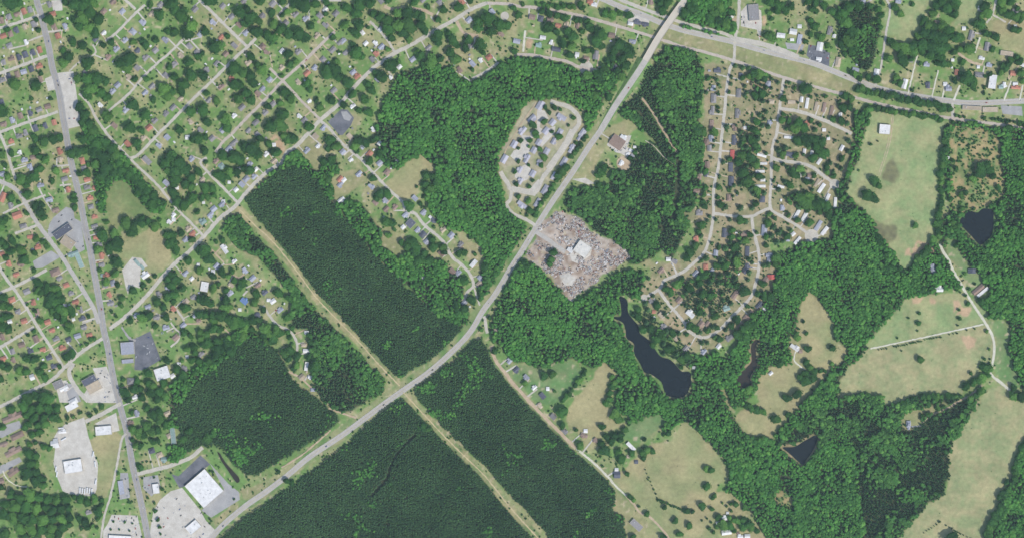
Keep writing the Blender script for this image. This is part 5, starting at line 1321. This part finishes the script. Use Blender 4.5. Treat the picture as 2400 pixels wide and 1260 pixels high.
# ------------------------------------------------------------------ trees
def ico(sub):
    import bmesh
    bm = bmesh.new()
    bmesh.ops.create_icosphere(bm, subdivisions=sub, radius=1.0)
    V = np.array([v.co[:] for v in bm.verts]); F = [[v.index for v in f.verts] for f in bm.faces]
    bm.free()
    return V, F
IV, IF = ico(2)
def add_stem(V, F, r, z0, z1):
    k = len(V)
    for z in (z0, z1):
        V += [(r * math.cos(a), r * math.sin(a), z) for a in (0, 2.1, 4.2)]
    F += [(k + i, k + (i + 1) % 3, k + 3 + (i + 1) % 3, k + 3 + i) for i in range(3)]
    return 3
def broad_mesh(name, seed, clumps, mat, stem=0.0):
    """a rounded, lobed crown of radius 1 from z 0 to about 1.7: uneven core plus many leaf clumps"""
    r = np.random.default_rng(seed)
    nl = r.integers(7, 11)
    C = np.column_stack([r.normal(0, .42, nl), r.normal(0, .42, nl), r.uniform(.35, 1.15, nl)])
    C[:, :2] *= np.minimum(1, .62 / (np.linalg.norm(C[:, :2], axis=1) + 1e-6))[:, None]
    R = r.uniform(.38, .58, nl)
    C[0], R[0] = (0, 0, .8), .72
    d = np.zeros(len(IV))
    o = np.array((0, 0, .75))
    for c, q in zip(C, R):                   # core: the lobes' hull, pulled in
        b_ = IV @ (c - o)
        disc = b_ * b_ - ((c - o) @ (c - o)) + q * q
        d = np.maximum(d, np.where(disc > 0, b_ + np.sqrt(np.maximum(disc, 0)), 0))
    V = [tuple(v) for v in IV * (np.maximum(d, .35) * r.uniform(.82, .98, len(IV)))[:, None] + o]
    F = [tuple(f) for f in IF]
    for _ in range(clumps):
        i = r.integers(nl)
        n_ = r.normal(0, 1, 3); n_ /= np.linalg.norm(n_)
        if n_[2] < -.35:
            n_[2] *= -1
        p = C[i] + n_ * R[i] * r.uniform(.92, 1.1)
        u = np.cross(n_, r.normal(0, 1, 3)); u /= np.linalg.norm(u)
        n2 = n_ + r.normal(0, .45, 3)
        v = np.cross(n2, u); v /= np.linalg.norm(v)
        s = r.uniform(.09, .19)
        k = len(V)
        V += [tuple(p + u * s), tuple(p + v * s * .8), tuple(p - u * s), tuple(p - v * s * .8)]
        F += [(k, k + 1, k + 2, k + 3)]
    if stem:
        n = len(F); add_stem(V, F, .05, -stem, .4)
        return mesh_of(name, V, F, [mat, M['bark']], [0] * n + [1] * (len(F) - n))
    return mesh_of(name, V, F, [mat])
def pine_mesh(name, seed, mat, stem=0.0):
    """a narrow crown of jagged branch whorls, radius 1, height 4"""
    r = np.random.default_rng(seed)
    V, F = [], []
    n = 14
    for j, (z, q) in enumerate(((0, 1.0), (.8, .92), (1.6, .74), (2.4, .52), (3.1, .3))):
        k = len(V)
        for i in range(n):
            a = 2 * math.pi * (i + .5 * (j % 2)) / n + r.normal(0, .08)
            rad = q * (r.uniform(.85, 1.12) if i % 2 else r.uniform(.45, .68))
            V.append((rad * math.cos(a), rad * math.sin(a), z + (r.uniform(-.15, .05) if i % 2 else .12)))
        V.append((r.normal(0, .04), r.normal(0, .04), z + .95))
        F += [(k + i, k + (i + 1) % n, k + n) for i in range(n)]
    if stem:
        n = len(F); add_stem(V, F, .07, -stem, .6)
        return mesh_of(name, V, F, [mat, M['bark']], [0] * n + [1] * (len(F) - n))
    return mesh_of(name, V, F, [mat])
def trunk_mesh():
    V, F = [], []
    for z, q in ((0, .16), (.25, .1), (1.0, .06)):
        V += [(q * math.cos(i * math.pi / 3), q * math.sin(i * math.pi / 3), z) for i in range(6)]
    for j in range(2):
        F += [(j * 6 + i, j * 6 + (i + 1) % 6, j * 6 + 6 + (i + 1) % 6, j * 6 + 6 + i) for i in range(6)]
    return mesh_of("trunk", V, F, [M['bark']])
CROWNS = [broad_mesh("crown", 100 + i, 240, M['yard']) for i in range(9)]
PCROWN = [pine_mesh("crown", 200 + i, M['pine']) for i in range(5)]
TRUNK = trunk_mesh()

def clipped(m, x, y, r):
    """share of the disc that lies on roads, roofs or car parks"""
    return 0
pts = []
for x, y, r in TREES:
    if at(pond_m, x, y) or at(road_m, x, y):
        continue
    pts.append((x, y, r * .93))
pts.sort(key=lambda t: -t[2])
def pineish(x, y):
    return 1640 < x < 1990 and 150 < y < 660 or 1500 < x < 1720 and 640 < y < 850
BIG = pts[:300]
words_ = ordinals([(x, y) for x, y, r in BIG])
for (x, y, r), (where, o, e, cnt) in zip(BIG, words_):
    rr = random.Random(int(x * 91 + y * 13))
    pine = pineish(x, y) and rr.random() < .45
    r = r * rr.uniform(.9, 1.02)
    ht = min(7 + r * 1.0, 24)
    kindw = "dark pine" if pine else "broad green tree"
    label = f"{kindw}, " + (f"{o} big one from the {e}, " if cnt > 1 else "the only big one ") + where
    name = "pine_tree" if pine else "broadleaf_tree"
    t = thing(name, (*world_xy((x, y)), 0), 0, unique(label), "tree", "big trees of the yards, belts and fields")
    tk = link("trunk", TRUNK, t); 
    cr = link("crown", rr.choice(PCROWN if pine else CROWNS), t)
    if pine:
        rp = min(r * .62, 7)
        tk.scale = (5, 5, 7); cr.location = (0, 0, 3.5); cr.scale = (rp, rp, 4.2)
    else:
        tk.scale = (ht * .32, ht * .32, ht * .55); cr.location = (0, 0, ht * .22)
        q = ht * .78 / 1.55
        cr.scale = (r * rr.uniform(.92, 1.1), r * rr.uniform(.92, 1.1), q)
    cr.rotation_euler = (0, 0, rr.uniform(0, 6.28))

# masses of trees: one object each, instanced on points
def mass_node(variants):
    ng = bpy.data.node_groups.new("tree_scatter", 'GeometryNodeTree')
    ng.interface.new_socket("Geometry", in_out='INPUT', socket_type='NodeSocketGeometry')
    ng.interface.new_socket("Geometry", in_out='OUTPUT', socket_type='NodeSocketGeometry')
    gi_, go = ng.nodes.new("NodeGroupInput"), ng.nodes.new("NodeGroupOutput")
    jn = ng.nodes.new("GeometryNodeJoinGeometry")
    for v in reversed(variants):            # a multi-input takes its links last to first
        oi = ng.nodes.new("GeometryNodeObjectInfo")
        oi.inputs["Object"].default_value = v
        g2 = ng.nodes.new("GeometryNodeGeometryToInstance")
        ng.links.new(oi.outputs["Geometry"], g2.inputs[0])
        ng.links.new(g2.outputs[0], jn.inputs[0])
    ip = ng.nodes.new("GeometryNodeInstanceOnPoints")
    def named(n, t):
        a = ng.nodes.new("GeometryNodeInputNamedAttribute")
        a.data_type = t
        a.inputs["Name"].default_value = n
        return a.outputs["Attribute"]
    ng.links.new(gi_.outputs[0], ip.inputs["Points"])
    ng.links.new(jn.outputs[0], ip.inputs["Instance"])
    ip.inputs["Pick Instance"].default_value = True
    ng.links.new(named("variant", 'INT'), ip.inputs["Instance Index"])
    ng.links.new(named("turn", 'FLOAT_VECTOR'), ip.inputs["Rotation"])
    ng.links.new(named("size", 'FLOAT_VECTOR'), ip.inputs["Scale"])
    ng.links.new(ip.outputs[0], go.inputs[0])
    return ng
def template(me, name):
    return bpy.data.objects.new(name, me)    # never linked: only its mesh is used
def with_base(me, lift):
    return me
TPL = {}
TPL['broad'] = [template(broad_mesh("foliage", 300 + i, 110, M['broad'], 1.0), "broad_template") for i in range(6)] + [template(pine_mesh("foliage", 310 + i, M['pine'], 5.5), "pine_template") for i in range(2)]
TPL['mixed'] = [template(broad_mesh("foliage", 320 + i, 110, M['mixed'], 1.0), "mixed_template") for i in range(4)] + [template(pine_mesh("foliage", 330 + i, M['pine'], 5.5), "pine_template") for i in range(2)]
TPL['pine'] = [template(pine_mesh("foliage", 340 + i, M['pine'], 5.5), "pine_template") for i in range(4)] + [template(broad_mesh("foliage", 350 + i, 110, M['broad'], 1.0), "broad_template") for i in range(2)]
TPL['yard'] = [template(broad_mesh("foliage", 360 + i, 150, M['yard'], 1.0), "yard_template") for i in range(6)] + [template(pine_mesh("foliage", 370 + i, M['pine'], 5.5), "pine_template") for i in range(3)]
NG = {k: mass_node(v) for k, v in TPL.items()}
def mass(name, P, size, var, tpl, label):
    me = bpy.data.meshes.new(name)
    n = len(P)
    me.vertices.add(n)
    me.vertices.foreach_set("co", np.array(P, np.float32).ravel())
    a = me.attributes.new("size", 'FLOAT_VECTOR', 'POINT'); a.data.foreach_set("vector", np.array(size, np.float32).ravel())
    a = me.attributes.new("variant", 'INT', 'POINT'); a.data.foreach_set("value", np.array(var, np.int32))
    t = np.zeros((n, 3), np.float32); t[:, 2] = nrg.uniform(0, 6.28, n)
    a = me.attributes.new("turn", 'FLOAT_VECTOR', 'POINT'); a.data.foreach_set("vector", t.ravel())
    me.update()
    o = link(name, me, kind="stuff", label=label, category="wood" if "wood" in name or "belt" in name or "plant" in name or "grove" in name else "trees")
    md = o.modifiers.new("scatter", 'NODES')
    md.node_group = NG[tpl]
    return o

taken = np.zeros(sh, bool)
total = 0
for (n, k, s), wm in zip(WOODS, wood_ms):
    okm = wm & ~OPEN & ~taken
    dry2 = area["dry2"]; okm &= ~area["scrub"]
    if k != 'G':
        okm &= ~dry2
    taken |= wm if k == 'P' else okm
    sp = {'P': 3.8, 'D': 5.7, 'M': 5.2, 'G': 6.6}[k]
    yy, xx = np.mgrid[0:NY / sp, 0:NX / sp]
    X = (xx + (0 if k == 'P' else .5) * (yy % 2) + nrg.uniform(-.42, .42, xx.shape) * (.6 if k == 'P' else 1)) * sp
    Y = (yy + nrg.uniform(-.42, .42, xx.shape)) * sp
    X, Y = X.ravel(), Y.ravel()
    ii, jj = np.clip(Y.astype(int), 0, NY - 1), np.clip(X.astype(int), 0, NX - 1)
    sel = okm[ii, jj] & (nrg.random(len(X)) > {'P': .03, 'D': .06, 'M': .07, 'G': .16}[k])
    X, Y, ii, jj = X[sel], Y[sel], ii[sel], jj[sel]
    m_ = len(X)
    if not m_:
        continue
    if k == 'P':
        r = nrg.uniform(2.3, 3.3, m_); sz = np.column_stack([r, r, nrg.uniform(1.15, 1.5, m_)]); var = nrg.integers(0, 4, m_); zz = nrg.uniform(6.3, 7.3, m_); tpl = 'pine'
        hn = 1 + .28 * vnoise(sh, 55, 69)[ii, jj]; sz[:, 2] *= hn; zz = zz * hn
        bl = (vnoise(sh, 34, 67)[ii, jj] + .5 * vnoise(sh, 90, 68)[ii, jj] + nrg.uniform(-.55, .55, m_)) > 1.08
        var = np.where(bl, nrg.integers(4, 6, m_), var)
        rb = nrg.uniform(3.0, 4.6, m_)
        sz = np.where(bl[:, None], np.column_stack([rb, rb, nrg.uniform(3.2, 4.2, m_)]), sz)
    else:
        big = 1 + .35 * vnoise(sh, 30, 55)[ii, jj]
        r = nrg.uniform(3.4, 6.4, m_) * big
        sz = np.column_stack([r * nrg.uniform(.9, 1.1, m_), r * nrg.uniform(.9, 1.1, m_), nrg.uniform(4.4, 6.6, m_) * big])
        zz = nrg.uniform(4.0, 6.0, m_)
        if k == 'D':
            var = nrg.integers(0, 6, m_); tpl = 'broad'
            dk = (vnoise(sh, 50, 71)[ii, jj] + nrg.uniform(-.4, .4, m_)) > .62
            var = np.where(dk, nrg.integers(6, 8, m_), var)
            rp = nrg.uniform(2.8, 4.2, m_)
            sz = np.where(dk[:, None], np.column_stack([rp, rp, nrg.uniform(1.8, 2.4, m_)]), sz)
        else:
            var = nrg.integers(0, 4, m_); tpl = 'mixed'
            pn = (vnoise(sh, 40, 66)[ii, jj] + nrg.uniform(-.5, .5, m_)) > (-.02 if k == 'M' else -.5)
            var = np.where(pn, nrg.integers(4, 6, m_), var)
            rp = nrg.uniform(2.4, 3.6, m_)
            sz = np.where(pn[:, None], np.column_stack([rp, rp, nrg.uniform(1.8, 2.4, m_)]), sz)
    P = np.column_stack([X + X0 - 1200, 630 - (Y + Y0), zz])
    total += m_
    lab = {'P': "dense rows of dark green pines in a plantation block", 'D': "closed canopy of bright green broadleaf woodland", 'M': "uneven mixed wood of pines and broadleaf trees", 'G': "loose grove of dark pines between the subdivision streets"}[k]
    mass(n, P, sz, var, tpl, lab)
SM = pts[300:]
P, sz, var = [], [], []
for x, y, r in SM:
    rr = random.Random(int(x * 91 + y * 13))
    pine = pineish(x, y) and rr.random() < .55
    ht = min(3.0 + r * 1.25, 19)
    if pine:
        var.append(rr.randrange(6, 9)); rp = r * .72; sz.append((rp, rp, ht / 3.6)); P.append((*world_xy((x, y)), 1.5))
    else:
        var.append(rr.randrange(6)); q = ht / 1.6; sz.append((r * rr.uniform(.92, 1.1), r * rr.uniform(.92, 1.1), q)); P.append((*world_xy((x, y)), .2))
# scrub bushes and undergrowth
nb = 0
yards = ~(woods_any | field_m | OPEN)
for key, dn in (("scrub", .035), ("dry2", .0035), ("cut", .006), ("verge", .004), ("yards", .009), ("fields", .0009)):
    mm = {"scrub": area["scrub"], "dry2": area["dry2"], "cut": cut_m, "verge": verge_m, "yards": yards, "fields": field_m}[key] & ~road_m & ~house_m & ~lot_m
    ij = np.argwhere(mm)
    for q in range(int(len(ij) * dn)):
        i, j = ij[rr.randrange(len(ij))]
        if n8[i, j] < rr.uniform(-.6, .4):
            continue
        r = rr.uniform(.8, 3.4) if key != 'fields' else rr.uniform(.5, 1.2)
        P.append((j + X0 - 1200 + rr.random(), 630 - (i + Y0 + rr.random()), 0)); sz.append((r, r, r * .9)); var.append(rr.randrange(6)); nb += 1
mass("smaller_trees", P, sz, var, 'yard', "smaller trees and bushes standing all over the yards and hedges")
print("TREES", len(BIG), len(SM), "wood", total, "bushes", nb)
print("OBJECTS", len(scene.objects), "TRIS", sum(len(o.data.loops) - 2 * len(o.data.polygons) for o in scene.objects if o.type == 'MESH'))

# ------------------------------------------------------------------ air
HZ = Build()
HZ.box(-9200, 9200, -9200, 9200, -1.5, CAM_Z + 20)
hm = bpy.data.materials.new("air")
hm.use_nodes = True
ht_ = hm.node_tree
ht_.nodes.remove(ht_.nodes["Principled BSDF"])
pv = ht_.nodes.new("ShaderNodeVolumePrincipled")
pv.inputs["Color"].default_value = (0.7, 0.92, 1.0, 1)
pv.inputs["Density"].default_value = 1.9e-5
pv.inputs["Anisotropy"].default_value = 0.0
ht_.links.new(pv.outputs[0], ht_.nodes["Material Output"].inputs["Volume"])
link("haze", HZ.mesh("haze", [hm]), kind="stuff")
